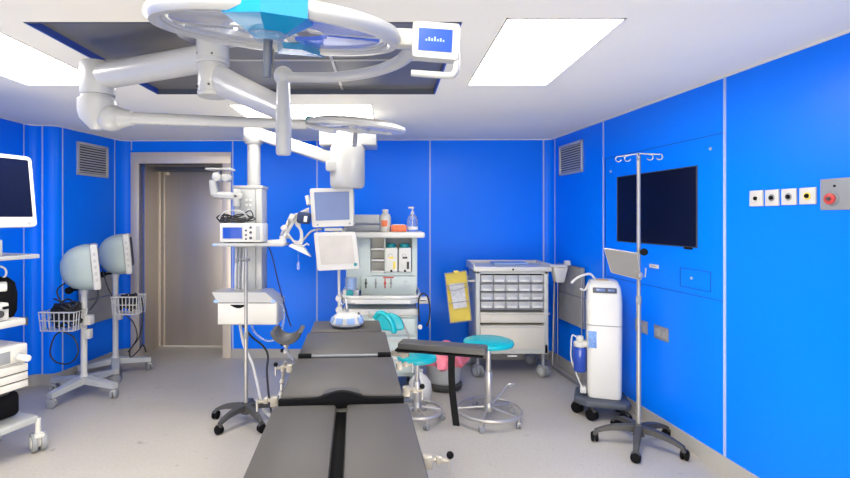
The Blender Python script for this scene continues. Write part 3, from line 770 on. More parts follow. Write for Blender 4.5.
# base
base = L(MB().prism([(-.24, -.13), (-.15, -.21), (.16, -.21), (.20, -.15), (.17, .14), (-.22, .14)], .055, Matrix.Translation(V(0, 0, .11)), .015), 'base', 'slate')
for x, y in ((-.21, -.04), (-.10, -.18), (.15, -.17), (.13, .10), (-.18, .12)): caster(base, x, y, .045, True, 'black', 'dgrey', rz=.9, zt=.13)
# bottle on its left side
bx_, by_ = -.190, -.05
b = L(MB().lathe([(0, .36), (.048, .36), (.055, .37), (.055, .55), (.05, .57), (.0, .57)], Matrix.Translation(V(bx_, by_, 0)), seg=28), 'humidifier_bottle', 'bluep')
L(MB().cyl((bx_, by_, .57), (bx_, by_, .61), .050, bev=.006).cyl((bx_, by_, .61), (bx_, by_, .66), .030, bev=.004), 'bottle_cap', 'white2', b)
L(MB().box((-.15, by_, .60), (.06, .08, .05), None, .01), 'bracket', 'white2')
L(MB().tube([V(bx_-.02, by_, .64), V(bx_-.06, by_, .66), V(bx_-.07, by_, .56), V(bx_-.065, by_, .44), V(-.18, -.1, .25), V(-.15, -.12, .2)], .006, sm=6), 'side_tube', 'hose')
L(MB().box((-.165, -.08, .215), (.05, .07, .05), None, .008), 'valve', 'white2')
L(MB().tube([V(-.05, .03, 1.12), V(-.10, 0, 1.185), V(-.16, -.03, 1.18), V(-.22, -.05, 1.15), V(-.26, -.06, 1.11)], .010, sm=6).tube([V(-.09, .05, 1.12), V(-.12, -.02, 1.11), V(-.15, -.08, 1.06), V(-.19, -.1, 1.07)], .009, sm=6), 'top_hose', 'hose')

# ------------------------------------------------------------------ pink lined bin
bc2 = V(sx(444, 4.9), 4.92, 0)
t = thing('waste_bin', 'round grey waste bin with a crumpled pink bag on a dark wheeled base', 'bin', bc2)
part('body', MB().lathe([(0, .07), (.15, .07), (.165, .09), (.185, .36), (.175, .37), (0, .37)], Matrix.Translation(bc2)), 'lgrey', t)
part('dolly', MB().lathe([(0, .02), (.17, .02), (.18, .035), (.18, .06), (.15, .07), (0, .07)], Matrix.Translation(bc2)), 'dgrey', t)
mb = MB(); N = 48; rings = []
for (r, z, am) in ((.19, .24, .02), (.215, .27, .03), (.225, .33, .028), (.21, .385, .024), (.17, .41, .02), (.12, .36, .01), (.05, .33, .0)):
    rings.append([bc2+V((r+am*math.sin(7*a_+z*30)+am*.6*math.sin(13*a_))*math.cos(a_), (r+am*math.sin(7*a_+z*30))*math.sin(a_), z+am*.9*math.sin(5*a_+1)) for a_ in [2*PI*i/N for i in range(N)]])
mb.loft(rings); part('pink_bag', mb, 'pink', t)
p0 = V(sx(420, 4.55), 4.55, 0)
t = thing('waste_bag', 'small tied white waste bag on the floor left of the pink lined bin', 'bag', p0)
part('sack', MB().lathe([(0, 0), (.07, 0), (.10, .03), (.11, .10), (.10, .18), (.06, .235), (.022, .26), (.03, .29), (.0, .285)], Matrix.Translation(p0), seg=14), 'white2', t)
part('tie', MB().ring(p0+V(0, 0, .262), .024, .005), 'paper', t)

# ------------------------------------------------------------------ anaesthesia machine
Y0 = 4.72
def X(px, Y=Y0): return sx(px, Y)
def Z(py, Y=Y0): return sz(py, Y)
t = thing('anaesthesia_machine', 'white anaesthesia machine with two vaporizers behind the operating table', 'medical machine', (X(382), Y0+.3, 0))
YB = Y0+.12                               # upper cabinet front
def q(a, b, c, d, y0, y1, bev=.004, Yr=Y0): return MB().bx(sx(a, Yr), sx(b, Yr), y0, y1, sz(d, Yr), sz(c, Yr), bev)
part('top_shelf', q(344, 425, 232, 238, Y0-.02, Y0+.52, .02), 'white', t)
# upper cabinet shell
mb = q(345, 370, 238, 292, YB, YB+.36, .004); mb.bx(X(412.5), X(418), YB, YB+.36, Z(292), Z(238), .004)
mb.bx(X(370), X(413), YB+.16, YB+.36, Z(292), Z(238)); mb.bx(X(370), X(413), YB, YB+.36, Z(277), Z(273.5)); mb.bx(X(384), X(385.5), YB, YB+.2, Z(275), Z(238))
part('upper_cabinet', mb, 'green', t)
for (a, b) in ((239, 251), (253, 262.5), (264.5, 274)):
    mb = q(370.5, 384, b-2.2, b, YB-.012, YB+.14, .004); mb.bx(X(370.5), X(384), YB+.12, YB+.14, Z(b), Z(a))
    part('cubby', mb, 'white2', t)
part('recess', q(385.5, 412.5, 238, 275, YB+.10, YB+.11, 0), 'mgrey', t)
for x, c in ((391.4, 'yellow'), (405.3, 'dgrey')):
    v = part('vaporizer', q(x-6.4, x+6.4, 248.5, 273, YB-.03, YB+.09, .008), 'white', t)
    part('dial', MB().cyl((X(x), YB+.03, Z(248.5)), (X(x), YB+.03, Z(244.2)), .048, .044, bev=.006), 'tealp', v)
    part('gauge', MB().bx(X(x-2.5), X(x+2.5), YB-.034, YB-.029, Z(259.5), Z(257.5), .001), c, v)
    part('marking', MB().bx(X(x+1.8), X(x+4.3), YB-.034, YB-.029, Z(270), Z(262.5), .001), c, v)
    part('window', MB().ring((X(x-1), YB-.031, Z(256.5)), .018, .002, rotm(PI/2), 20), 'mgrey', v)
    part('lock_lever', MB().bx(X(x-1), X(x+1), YB-.036, YB-.029, Z(273), Z(270.8), .001), 'black', v)
part('flow_panel', q(360.5, 417, 277.5, 297, YB-.02, YB+.02, .004), 'green', t)
for x, m_ in ((365.5, 'dgrey'), (375.5, 'mgrey'), (385, 'red'), (391, 'mgrey')):
    part('flow_tube', MB().cyl((X(x), YB-.028, Z(289.5)), (X(x), YB-.028, Z(280)), .006, seg=12).cyl((X(x), YB-.035, Z(284.5)), (X(x), YB-.02, Z(284.5)), .013, seg=14), m_, t)
part('red_bar', MB().bx(X(383), X(394), YB-.024, YB-.019, Z(279.4), Z(278), .001), 'red', t)
part('gauge_dial', MB().ring((X(407), YB-.022, Z(284.5)), .02, .003, rotm(PI/2), 24), 'white2', t)
# curved work tray
poly = [(X(341), Y0+.45), (X(341), Y0+.02), (X(344), Y0-.06), (X(352), Y0-.12), (X(410), Y0-.12), (X(417), Y0-.06), (X(420), Y0+.02), (X(420), Y0+.45)]
part('work_tray', MB().prism(poly, .05, Matrix.Translation(V(0, 0, Z(304.5, Y0-.12))), .012), 'white', t)
mb = MB().tube([V(x_, y_, Z(304.5, Y0-.12)+.065) for x_, y_ in poly], .016, sm=0); part('tray_rim', mb, 'white', t)
part('tray_liner', MB().prism([(X(358), Y0+.1), (X(358), Y0-.08), (X(408), Y0-.08), (X(414), Y0+.1)], .006, Matrix.Translation(V(0, 0, Z(304.5, Y0-.12)+.05)), .001), 'lgrey', t)
part('side_vent', MB().bx(X(346), X(356), Y0-.1, Y0+.0, Z(304.5, Y0-.12)+.05, Z(304.5, Y0-.12)+.058).bx(X(346), X(356), Y0-.121, Y0-.118, Z(303, Y0-.12)-.01, Z(303, Y0-.12)), 'mgrey', t)
part('lower_body', q(343, 417.5, 308, 376, Y0-.02, Y0+.45, .01), 'green', t)
part('fascia', q(341, 419, 308, 314, Y0-.06, Y0+.0, .008), 'white2', t)
for x in (349, 359, 368): part('knob', MB().cyl((X(x), Y0-.085, Z(312)), (X(x), Y0-.05, Z(312)), .014 if x != 359 else .010, seg=16, bev=.002), 'dgrey' if x == 359 else 'white2', t)
for a, b in ((318, 334), (336, 352), (354, 372)):
    d_ = part('drawer', q(368, 415, a, b, Y0-.04, Y0-.0, .006), 'green', t)
    part('drawer_pull', q(380, 403, a+3, a+4.6, Y0-.048, Y0-.038, .002), 'white2', d_)
for x, y in ((X(350), Y0+.03), (X(412), Y0+.03), (X(350), Y0+.4), (X(412), Y0+.4)): caster(t, x, y, .055, False, 'dgrey', 'lgrey', zt=.2)
part('side_rail', MB().cyl((X(418), Y0-.03, Z(300)), (X(428.5), Y0-.03, Z(299.5)), .034, bev=.008), 'white', t)
part('side_rail_slot', MB().bx(X(419.5), X(425), Y0-.068, Y0-.062, Z(300), Z(299), .001), 'dgrey', t)
# breathing absorber at left of tray
part('absorber', MB().cyl((X(351), Y0-.03, Z(292)), (X(351), Y0-.03, Z(277)), .055, bev=.006), 'clear', t)
part('absorber_core', MB().cyl((X(351), Y0-.03, Z(290)), (X(351), Y0-.03, Z(278)), .032, bev=.006), 'palebl', t)
part('absorber_dial', MB().cyl((X(350.5), Y0-.10, Z(292.5)), (X(350.5), Y0-.05, Z(291.5)), .034, bev=.006), 'tealp', t)
part('absorber_base', q(343.5, 359, 289.5, 294.5, Y0-.06, Y0+.05, .006), 'white2', t)
part('monitor_pole', MB().cyl(V(X(340), Y0-.06, Z(328)), V(X(339.5), Y0-.06, Z(262)), .013), 'white2', t)
part('pole_joint', MB().cyl((X(339.5), Y0-.10, Z(297)), (X(339.5), Y0-.02, Z(297)), .028).cyl((X(340), Y0-.10, Z(308)), (X(340), Y0-.02, Z(308)), .032), 'white2', t)
# things standing on the machine
zt_ = Z(232)
t = solo('record_printer', MB().bx(X(345), X(379.5), Y0+.10, Y0+.42, zt_+.075, zt_+.165, .012), 'lgrey', 'grey flat box unit on top of the stack on the machine shelf', 'device')
t = solo('gas_module', MB().bx(X(343), X(380), Y0+.06, Y0+.42, zt_, zt_+.07, .010), 'mgrey', 'darker flat unit directly on the machine shelf under the grey box', 'device')
bp = V(X(385.3), Y0+.12, zt_)
t = thing('white_bottle', 'round-shouldered white plastic bottle standing on the machine shelf', 'bottle', bp)
part('body', MB().lathe([(0, 0), (.05, 0), (.054, .01), (.054, .14), (.045, .165), (.026, .178), (.026, .19), (0, .19)], Matrix.Translation(bp)), 'white2', t)
part('cap', MB().cyl(bp+V(0, 0, .185), bp+V(0, 0, .215), .030, bev=.004), 'white', t)
part('label', MB().lathe([(.0547, .05), (.0547, .11)], Matrix.Translation(bp), a0=-2.3, a1=-1.2, seg=10), 'orange', t)
bp = V(X(399), Y0+.10, zt_)
t = thing('orange_box', 'small orange box between the two bottles on the machine shelf', 'box', bp)
part('carton', MB().bx(bp.x-.073, bp.x+.073, bp.y-.05, bp.y+.05, zt_, zt_+.065, .006), 'orange', t)
part('lid', MB().bx(bp.x-.06, bp.x+.06, bp.y-.04, bp.y+.04, zt_+.065, zt_+.072, .002), 'paper', t)
bp = V(X(413), Y0+.10, zt_)
t = thing('pump_bottle', 'clear sanitizer pump bottle at the right end of the machine shelf', 'bottle', bp)
part('body', MB().lathe([(0, 0), (.05, 0), (.054, .01), (.052, .12), (.035, .155), (.016, .17), (0, .17)], Matrix.Translation(bp)), 'clear', t)
part('label', MB().lathe([(.0545, .02), (.0545, .05)], Matrix.Translation(bp), a0=-2.9, a1=-.3, seg=16), 'paper', t)
part('pump', MB().cyl(bp+V(0, 0, .165), bp+V(0, 0, .195), .016).cyl(bp+V(0, 0, .19), bp+V(0, 0, .225), .006).box(bp+V(-.012, 0, .232), (.055, .022, .016), None, .004).cyl(bp+V(0, 0, .02), bp+V(0, 0, .17), .004), 'white', t)
# stethoscope
YS = Y0-.09
t = thing('stethoscope', 'black stethoscope hanging from the white rail at the machine right side', 'stethoscope', at(424, 328, YS))
part('tubing', MB().tube([at(419.5, 322, YS), at(418.5, 308, YS), at(419.5, 297, YS), at(423.5, 293.5, YS), at(428, 298, YS), at(430, 310, YS), at(429, 320, YS), at(426.5, 326, YS)], .007, sm=6), 'cable', t)
part('chest_piece', MB().cyl(at(420, 327, YS+.012), at(420, 327, YS-.012), .022, bev=.004), 'chrome', t)
part('ear_tube', MB().tube([at(429, 320, YS), at(430, 325, YS), at(429, 328, YS)], .004, sm=3), 'satin', t)

# ------------------------------------------------------------------ monitors
def monitor(nm, label, tl, tr, br, bl, thick, bez, scr, body='white2', back=True, knob=None, lowbez=None, cat='monitor'):
    # four outer corners of the bezel face (3D); screen inset by bez (fraction)
    nrm = (br-bl).cross(tl-bl).normalized()
    if nrm.y > 0 and abs(nrm.y) > .3: nrm = -nrm
    c = (tl+tr+br+bl)/4
    t = thing(nm, label, cat, (c.x, c.y, min(bl.z, br.z)))
    def pt(u, v): return bl.lerp(br, u).lerp(tl.lerp(tr, u), v)
    def rect(u0, u1, v0, v1, r, off):
        out = []
        for (uc, vc, a0) in ((u1-r, v1-r, 0), (u0+r, v1-r, 90), (u0+r, v0+r, 180), (u1-r, v0+r, 270)):
            for i in range(5):
                a_ = math.radians(a0+22.5*i); out.append(pt(uc+r*math.cos(a_), vc+r*math.sin(a_))+nrm*off)
        return out
    part('housing', MB().loft([rect(.01, .99, .01, .99, .05, .004), rect(0, 1, 0, 1, .06, -.004), rect(0, 1, 0, 1, .06, -thick*.5), rect(.06, .94, .08, .92, .06, -thick)]), body, t, ang=35)
    lb = lowbez or bez
    part('screen', MB().loft([rect(bez, 1-bez, lb, 1-bez, .012, .0045), rect(bez, 1-bez, lb, 1-bez, .012, .006)]), scr, t)
    return t, pt, nrm
Ym = 4.45
t, pt, nr = monitor('patient_monitor', 'upper white monitor with blue grey screen left of the machine shelf', at(309.5, 188.5, Ym), at(353.5, 187.5, Ym), at(354, 226, Ym), at(312, 227.5, Ym), .16, .10, 'lcd2', lowbez=.17)
part('button', MB().cyl(pt(.14, .06)+nr*.0, pt(.14, .06)+nr*.008, .008, seg=12), 'mgrey', t)
part('button', MB().cyl(pt(.9, .07)+nr*.0, pt(.9, .07)+nr*.008, .010, seg=12), 'mgrey', t)
part('foot_mount', MB().box(at(334, 229.5, Ym+.06), (.16, .10, .03), None, .006).cyl(at(336, 230, Ym+.06), at(337, 234, Ym+.08), .02), 'white2', t)
part('stand_arm', MB().tube([at(322, 229, Ym+.08), at(312, 231, Ym+.1), at(305, 238, Ym+.05), at(300, 245, Ym)], .016, sm=5, flat=.6).tube([at(346, 228, Ym+.06), at(341, 234, Ym+.08)], .014), 'white2', t)
Ym2 = 4.40
t, pt, nr = monitor('ventilator_monitor', 'lower white tilted monitor with glare painted pale on its screen', at(313.5, 232.5, Ym2), at(355.5, 231.5, Ym2), at(360.5, 269, Ym2-.02), at(317.5, 271, Ym2-.02), .07, .10, 'lcd3', lowbez=.16)
part('dial', MB().cyl(pt(.90, .13)+nr*.0, pt(.90, .13)+nr*.02, .015, seg=18), 'tealp', t)
part('swivel', MB().cyl(at(338, 250, Ym2+.07), at(339, 262, Ym2+.2), .03).cyl(at(339.5, 262, Ym2+.22), at(339.5, 268, Ym2+.22), .02), 'white2', t)
# slanted paddle under the cables
t = thing('cable_paddle', 'white flat cable hanger under the looped cables left of the monitors', 'cable hanger', at(302, 256, Ym))
cs = [at(289, 246, Ym), at(292, 243.5, Ym), at(305, 248, Ym), at(311, 256.5, Ym)]
part('plate', MB().loft([[c+V(0, -.03, 0) for c in cs], [c+V(0, .04, 0) for c in cs]]), 'white', t)
part('clip', MB().tube([at(302, 247, Ym), at(307, 243.5, Ym), at(309, 245, Ym)], .008), 'white', t)
part('pendent_plug', MB().tube([at(298, 249, Ym), at(298.5, 262, Ym)], .003).box(at(298.3, 266, Ym), (.025, .02, .07), None, .006), 'clear', t)
# cable bundle
t = thing('cable_bundle', 'bundle of white monitor cables with dark blue cuff beside the upper monitor', 'cables', at(295, 245, Ym))
mb = MB()
for k in range(9):
    o = .010*k
    part('cable', MB().tube([at(309, 208+k*1.5, Ym+.05), at(299-k*.4, 213+k, Ym), at(289-k, 218+k*2, Ym-.02+o), at(287+k*.8, 232+k, Ym-.03+o), at(293+k*.9, 240+k*1.2, Ym), at(300+k*.3, 240-k, Ym+.02), at(300-k*.5, 225, Ym+.02), at(297, 216, Ym+.03)], .006, sm=6, seg=6), 'hose', t)
part('cuff', MB().box(at(304, 218, Ym-.02), (.115, .10, .10), rotm(0, .12), .02), 'navy', t)
part('cuff_print', MB().box(at(305.5, 219, Ym-.073), (.03, .004, .05), rotm(0, .12), .001), 'paper', t)
part('connector', MB().tube([at(307, 196, Ym+.1), at(309, 205, Ym+.08)], .02).box(at(292, 217, Ym-.02), (.05, .04, .05), rotm(0, .5), .01).box(at(284, 228, Ym-.02), (.045, .04, .05), rotm(0, .9), .01), 'white2', t)

# ------------------------------------------------------------------ white supply pendant
YP = 4.55
def X(px, Y=YP): return sx(px, Y)
def Z(py, Y=YP): return sz(py, Y)
px0 = X(251)
t = thing('supply_pendant', 'white ceiling supply pendant column with shelf and drawer near the steel door', 'pendant', (px0, YP+.1, CEIL))
part('column', MB().cyl((px0, YP+.1, Z(188)), (px0, YP+.1, Z(140)), .060), 'lampw', t)
part('flange', MB().lathe([(0, Z(136)), (.10, Z(136)), (.10, Z(139)), (.07, Z(143)), (0, Z(143))], Matrix.Translation(V(px0, YP+.1, 0))), 'lampw', t)
part('head_body', MB().bx(X(234), X(262), YP, YP+.20, Z(291), Z(187), .012), 'lampw', t)
part('head_top', MB().bx(X(233), X(263), YP-.01, YP+.21, Z(188.5), Z(185.5), .006), 'lampw', t)
part('front_channel', MB().bx(X(236.5), X(256), YP-.012, YP+.0, Z(290), Z(190), .004), 'lgrey', t)
part('side_post', MB().bx(X(256.5), X(262.5), YP-.02, YP+.0, Z(290), Z(189), .006), 'lampw', t)
for a, b in ((247, 200), (251, 200), (247, 205), (251, 205), (249, 210)):
    part('gas_port', MB().cyl((X(a), YP-.012, Z(b)), (X(a), YP-.020, Z(b)), .011, seg=14), 'paper', t)
sh = part('shelf', MB().bx(X(214.5,YP-.2), X(285,YP-.2), YP-.26, YP+.0, Z(246.5, YP-.26), Z(243.5, YP-.26), .006), 'lampw', t)
part('blue_bumper', MB().bx(X(212,YP-.26), X(216.5,YP-.26), YP-.265, YP-.2, Z(246, YP-.26), Z(244, YP-.26), .003), 'palebl', sh)
dw = part('drawer_box', MB().bx(X(217.5,YP-.26), X(277.5,YP-.26), YP-.26, YP+.05, Z(325, YP-.26), Z(303, YP-.26), .008), 'lampw', t)
part('drawer_front', MB().bx(X(218.2,YP-.26), X(276.8,YP-.26), YP-.272, YP-.258, Z(324, YP-.26), Z(303.5, YP-.26), .004), 'offw', dw)
mb = MB(); poly = [(-.075, 0), (.075, 0)]+[(.075-.15*i/8, -.03*math.sin(PI*i/8)) for i in range(1, 8)]
part('pull_recess', MB().prism(poly, .006, Matrix.Translation(V(X(247.5), YP-.270, Z(304.5, YP-.26))) @ rotm(PI/2)), 'black', dw)
part('top_tray', MB().loft([[V(X(218,YP-.26), YP-.26, Z(302.5, YP-.26)), V(X(277,YP-.26), YP-.26, Z(302.5, YP-.26)), V(X(277,YP-.26), YP+.05, Z(302.5, YP-.26)), V(X(218,YP-.26), YP+.05, Z(302.5, YP-.26))], [V(X(221), YP-.24, Z(292.5, YP-.24)), V(X(272), YP-.24, Z(292.5, YP-.24)), V(X(272), YP+.03, Z(292.5, YP-.24)), V(X(221), YP+.03, Z(292.5, YP-.24))]]), 'lampw', dw)
part('drawer_bumper', MB().bx(X(213.5,YP-.26), X(218,YP-.26), YP-.26, YP-.2, Z(303, YP-.26), Z(300, YP-.26), .003).bx(X(277.5), X(281), YP-.26, YP-.2, Z(303, YP-.26), Z(300, YP-.26), .003), 'palebl', dw)
for i in range(4): part('side_hook', MB().cyl((X(278), YP-.2, Z(306+i*4.3, YP-.2)), (X(280.5), YP-.2, Z(306+i*4.3, YP-.2)), .012, seg=12), 'lampw', dw)
for k, xx in enumerate((237.5, 241, 245)):
    part('hanging_hose', MB().tube([V(X(xx), YP-.03, Z(248)), V(X(xx+.5), YP-.06, Z(262)), V(X(xx-.6), YP-.05, Z(278)), V(X(xx), YP-.06, Z(294))], .010, sm=5), ('hose', 'lgrey', 'hose')[k], t)
# hub, lift arm and ceiling shroud
hx = sx(347.5, 4.45)
part('motor_hub', MB().lathe([(0, sz(187.5, 4.3)), (.13, sz(187.5, 4.3)), (.15, sz(185, 4.3)), (.155, sz(180, 4.3)), (.155, sz(146, 4.3)), (.14, sz(143, 4.3)), (0, sz(142.5, 4.3))], Matrix.Translation(V(hx, 4.45, 0))), 'lampw', t)
pa, pb = V(px0, YP+.1, Z(131)), V(hx, 4.45, sz(163, 4.4))
dv = (pb-pa); mb = MB(); mb.box((pa+pb)/2, (.11, .12, dv.length), frame_to(dv, V(0, 1, 0)), .02); mb.box(pa, (.17, .15, .10), None, .025)
part('lift_arm', mb, 'lampw', t)
part('hub_joint', MB().box(V(hx-.13, 4.36, sz(166, 4.36)), (.10, .08, .09), None, .015), 'lampw', t)
part('ceiling_shroud', MB().bx(sx(322, 4.6), sx(377, 4.6), 4.40, 4.75, sz(146.5, 4.5), sz(131, 4.5), .012).cyl((sx(350, 4.6), 4.58, sz(132, 4.5)), (sx(350, 4.6), 4.58, CEIL), .09), 'lampw', t)
# camera arm on the pendant
yq = YP-.08
part('flat_plate', MB().bx(X(211.5), X(235.5), yq-.08, yq+.08, Z(171.3), Z(169.5), .003), 'lampw', t)
part('joint_knob', MB().cyl((X(222), yq-.08, Z(178)), (X(222), yq+.06, Z(178)), .040, bev=.008), 'lampw', t)
part('joint_knob', MB().cyl((X(229.5), yq-.06, Z(178.5)), (X(229.5), yq+.06, Z(178.5)), .036, bev=.008), 'lampw', t)
part('bracket_arm', MB().box((X(217.5), yq, Z(188)), (.07, .09, .15), rotm(0, -.12), .02).box((X(231), yq, Z(196)), (.26, .08, .06), rotm(0, .08), .02).box((X(239.5), yq, Z(198)), (.05, .08, .16), None, .014).box((X(222), yq, Z(174)), (.03, .04, .06), None, .006), 'lampw', t)
part('cable_stub', MB().box((X(239.5), yq, Z(207.5)), (.04, .04, .04), None, .006), 'mgrey', t)
# monitor box on the shelf
t = thing('diathermy_unit', 'white medical unit with blue display on the pendant shelf', 'medical device', (X(240, YP-.2), YP-.15, Z(243.5, YP-.26)))
yf = YP-.24; xa, xb = sx(219.5, yf), sx(262.5, yf); za, zb_ = Z(243.5, YP-.26)+.002, sz(223.5, yf)
part('case', MB().bx(xa, xb, yf, yf+.20, za+.008, zb_, .010), 'white', t)
part('feet', MB().bx(xa+.03, xa+.06, yf+.02, yf+.18, za, za+.01).bx(xb-.06, xb-.03, yf+.02, yf+.18, za, za+.01), 'mgrey', t)
part('display', MB().bx(sx(223, yf), sx(242, yf), yf-.004, yf+.002, sz(238.5, yf), sz(227.5, yf), .001), 'lcd', t)
part('display_frame', MB().bx(sx(222, yf), sx(243, yf), yf-.002, yf+.002, sz(239.5, yf), sz(226.5, yf), .001), 'lgrey', t)
for a, b, r in ((246, 230.5, .009), (246, 235, .009), (246, 239, .009), (250.7, 227.5, .011), (250.7, 232.5, .012), (250.7, 238, .013)):
    part('socket', MB().cyl((sx(a, yf), yf-.006, sz(b, yf)), (sx(a, yf), yf+.002, sz(b, yf)), r, seg=16, bev=.002), 'slate', t)
part('side_grip', MB().bx(sx(256, yf), sx(260, yf), yf-.006, yf+.002, sz(240, yf), sz(226, yf), .002), 'lgrey', t)
# coiled cables on it
t = thing('coiled_cable', 'tangle of black cables lying on the unit with blue display', 'cable', (X(240), YP-.1, zb_))
for k in range(5):
    pts = []; r = .085+.025*random.random(); ph = random.random()*6
    for i in range(10):
        a_ = ph+i*.75; pts.append(V(X(241)+r*1.5*math.cos(a_)+random.uniform(-.015, .015), yf+.10+.05*math.sin(a_), zb_+.008+.012*k*.6+random.uniform(.0, .05)*(1+.9*math.sin(a_))))
    part('cable_loop', MB().tube(pts, .0055, sm=5, seg=6), 'cable', t)
part('cable_tail', MB().tube([V(X(229), yf+.1, zb_+.01), V(X(226), yf+.06, zb_+.05), V(X(234), yf+.05, zb_+.11), V(X(248), yf+.06, zb_+.10), V(X(254), yf+.08, zb_+.02)], .006, sm=6), 'lgrey', t)
# articulated arm from the shelf towards the monitors
part('extension_arm', MB().box(at(276, 242.5, YP-.12), (.16, .08, .05), rotm(0, -.05), .02).cyl(at(283, 245, YP-.12), at(283, 236, YP-.12), .030).tube([at(283, 240, YP-.12), at(288, 230, YP-.1), at(293, 222, YP-.08)], .02, sm=3), 'white', bpy.data.objects['supply_pendant'])
part('hanging_cable', MB().tube([at(268, 246, YP-.02), at(272, 256, YP), at(279, 285, YP), at(288, 318, YP-.1), at(291, 326, YP-.5)], .007, sm=6), 'bcable', bpy.data.objects['supply_pendant'])
t = solo('air_hose', MB().tube([at(240, 324, YP-.1), at(244, 345, YP-.12), at(253, 366, YP-.2), V(sx(262, 4.25), 4.25, .09), V(sx(272, 4.1), 4.1, .03), V(sx(284, 3.95), 3.95, .03)], .013, sm=8), 'hose', 'white hose curving from the pendant drawer to the table foot', 'hose')
t = solo('power_cord', MB().tube([at(243, 325, YP-.14), at(251, 336, YP-.1), at(263, 346, YP-.2), at(268, 356, YP-.3), at(267, 374, 4.2), V(sx(272, 4.0), 4.0, .10), V(sx(284, 3.8), 3.8, .10)], .009, sm=8), 'cable', 'black power cord looping down from the pendant drawer', 'cord')
t = solo('drain_tube', MB().tube([at(278, 300, YP-.15), at(284, 312, YP-.2), at(280, 335, YP-.2), at(268, 341, YP-.2), at(256, 334, YP-.2), at(251, 324, YP-.2)], .010, sm=8), 'clear', 'clear bluish tube loop hanging under the pendant drawer', 'tube')

# ------------------------------------------------------------------ surgical lamps
SX, SY = sx(213, 2.4), 2.4
t = thing('lamp_mount', 'white ceiling mount spindle with two long arms carrying the surgical lamps', 'lamp mount', (SX, SY, CEIL))
part('ceiling_plate', MB().cyl((SX, SY, CEIL-.06), (SX, SY, CEIL+.03), .17, bev=.01), 'lampw', t)
part('spindle', MB().cyl((SX, SY, sz(65, 2.4)), (SX, SY, CEIL-.04), .075, seg=36), 'lampw', t)
part('spindle_lower', MB().cyl((SX, SY, sz(95, 2.36)), (SX, SY, sz(61, 2.4)), .069, seg=36, bev=.004), 'lampw', t)
part('spindle_band', MB().ring((SX, SY, sz(61, 2.4)), .0745, .004, n=40).ring((SX, SY, sz(91, 2.36)), .0695, .003, n=40), 'lgrey', t)
mb = MB()
for a_, z in ((-1.3, sz(54, 2.34)), (-2.5, sz(52, 2.34)), (-1.5, sz(84, 2.33)), (-2.6, sz(84, 2.33))):
    r = .074; p = V(SX+r*math.cos(a_), SY+r*math.sin(a_), z); dd_ = V(math.cos(a_), math.sin(a_), 0)
    mb = MB().cyl(p-dd_*.01, p+dd_*.003, .005, seg=10); part('bolt', mb, 'dgrey', t)
EX, EY = sx(98, 2.73), 2.73; zA = sz(57, 2.4)
A = V(SX, SY, zA); B = V(EX, EY, sz(77, 2.73))
part('upper_arm', MB().cyl(A, B, .066, .070, seg=32).sph(B, .072), 'lampw', t)
part('elbow', MB().cyl(V(EX, EY, sz(63, 2.73)), V(EX, EY, sz(96, 2.73)), .088, seg=36, bev=.01).cyl(V(EX-.005, EY, sz(96, 2.73)), V(EX-.005, EY, sz(100, 2.73)), .080).lathe([(0, sz(130, 2.73)), (.03, sz(130, 2.73)), (.085, sz(119, 2.73)), (.095, sz(112, 2.73)), (.095, sz(100, 2.73)), (0, sz(100, 2.73))], Matrix.Translation(V(EX-.005, EY, 0))), 'lampw', t)
Bj = V(EX+.07, EY, sz(118, 2.73))
part('elbow_ball', MB().sph(Bj, .077, (1.05, 1, .95)), 'lampw', t)
E2 = at(306, 124.5, 2.85)
part('lower_arm', MB().cyl(Bj+V(.03, 0, 0), Bj+V(.11, 0.01, 0), .062, .040).cyl(Bj+V(.08, 0, 0), E2, .033, .028, seg=24), 'lampw', t)
KX, KY = sx(283.5, 1.85), 1.85; zk = sz(110, 1.85)
A = V(SX+.02, SY, sz(79, 2.4)); B = V(KX, KY, zk)
dv = B-A; ln = dv.length; fr_ = frame_to(dv)
rings = []
for k, w_, h_ in ((0, .075, .045), (.3, .062, .040), (.75, .052, .034), (1, .045, .030)):
    rings.append([A+dv*k+(fr_.to_3x3() @ V(math.cos(a_)*h_, math.sin(a_)*w_, 0)) for a_ in [2*PI*i/20 for i in range(20)]])
part('spring_arm', MB().loft(rings), 'lampw', t)
def oval(z, w_, d_): return [V(KX+w_*math.cos(2*PI*i/20), KY+d_*math.sin(2*PI*i/20), z) for i in range(20)]
part('knuckle', MB().loft([oval(sz(155, 1.85), .024, .024), oval(sz(153, 1.85), .028, .028), oval(sz(125, 1.85), .030, .030), oval(sz(95, 1.85), .026, .028), oval(sz(80, 1.85), .024, .026)]).sph(V(KX, KY, sz(76, 1.85)), .036), 'lampw', t)
# main lamp
LC = V(sx(279, 1.40), 1.40, sz(31, 1.40)); LR = .344
tilt = rotm(math.radians(10.5), math.radians(4.5), 0)
Ml = Matrix.Translation(LC) @ tilt
t = thing('surgical_lamp', 'large white ring shaped surgical lamp with blue centre and small display', 'surgical lamp', LC, 0, 'surgical lamps')
RI = .304
part('outer_ring', MB().lathe([(LR-.032, -.018), (LR-.012, -.018), (LR-.001, -.006), (LR, .006), (LR-.008, .020), (LR-.028, .026), (RI, .022), (RI, -.010), (LR-.032, -.018)], Ml, seg=72), 'lampw', t)
part('inner_lip', MB().ring(LC, RI-.004, .008, tilt, 72), 'lampw', t)
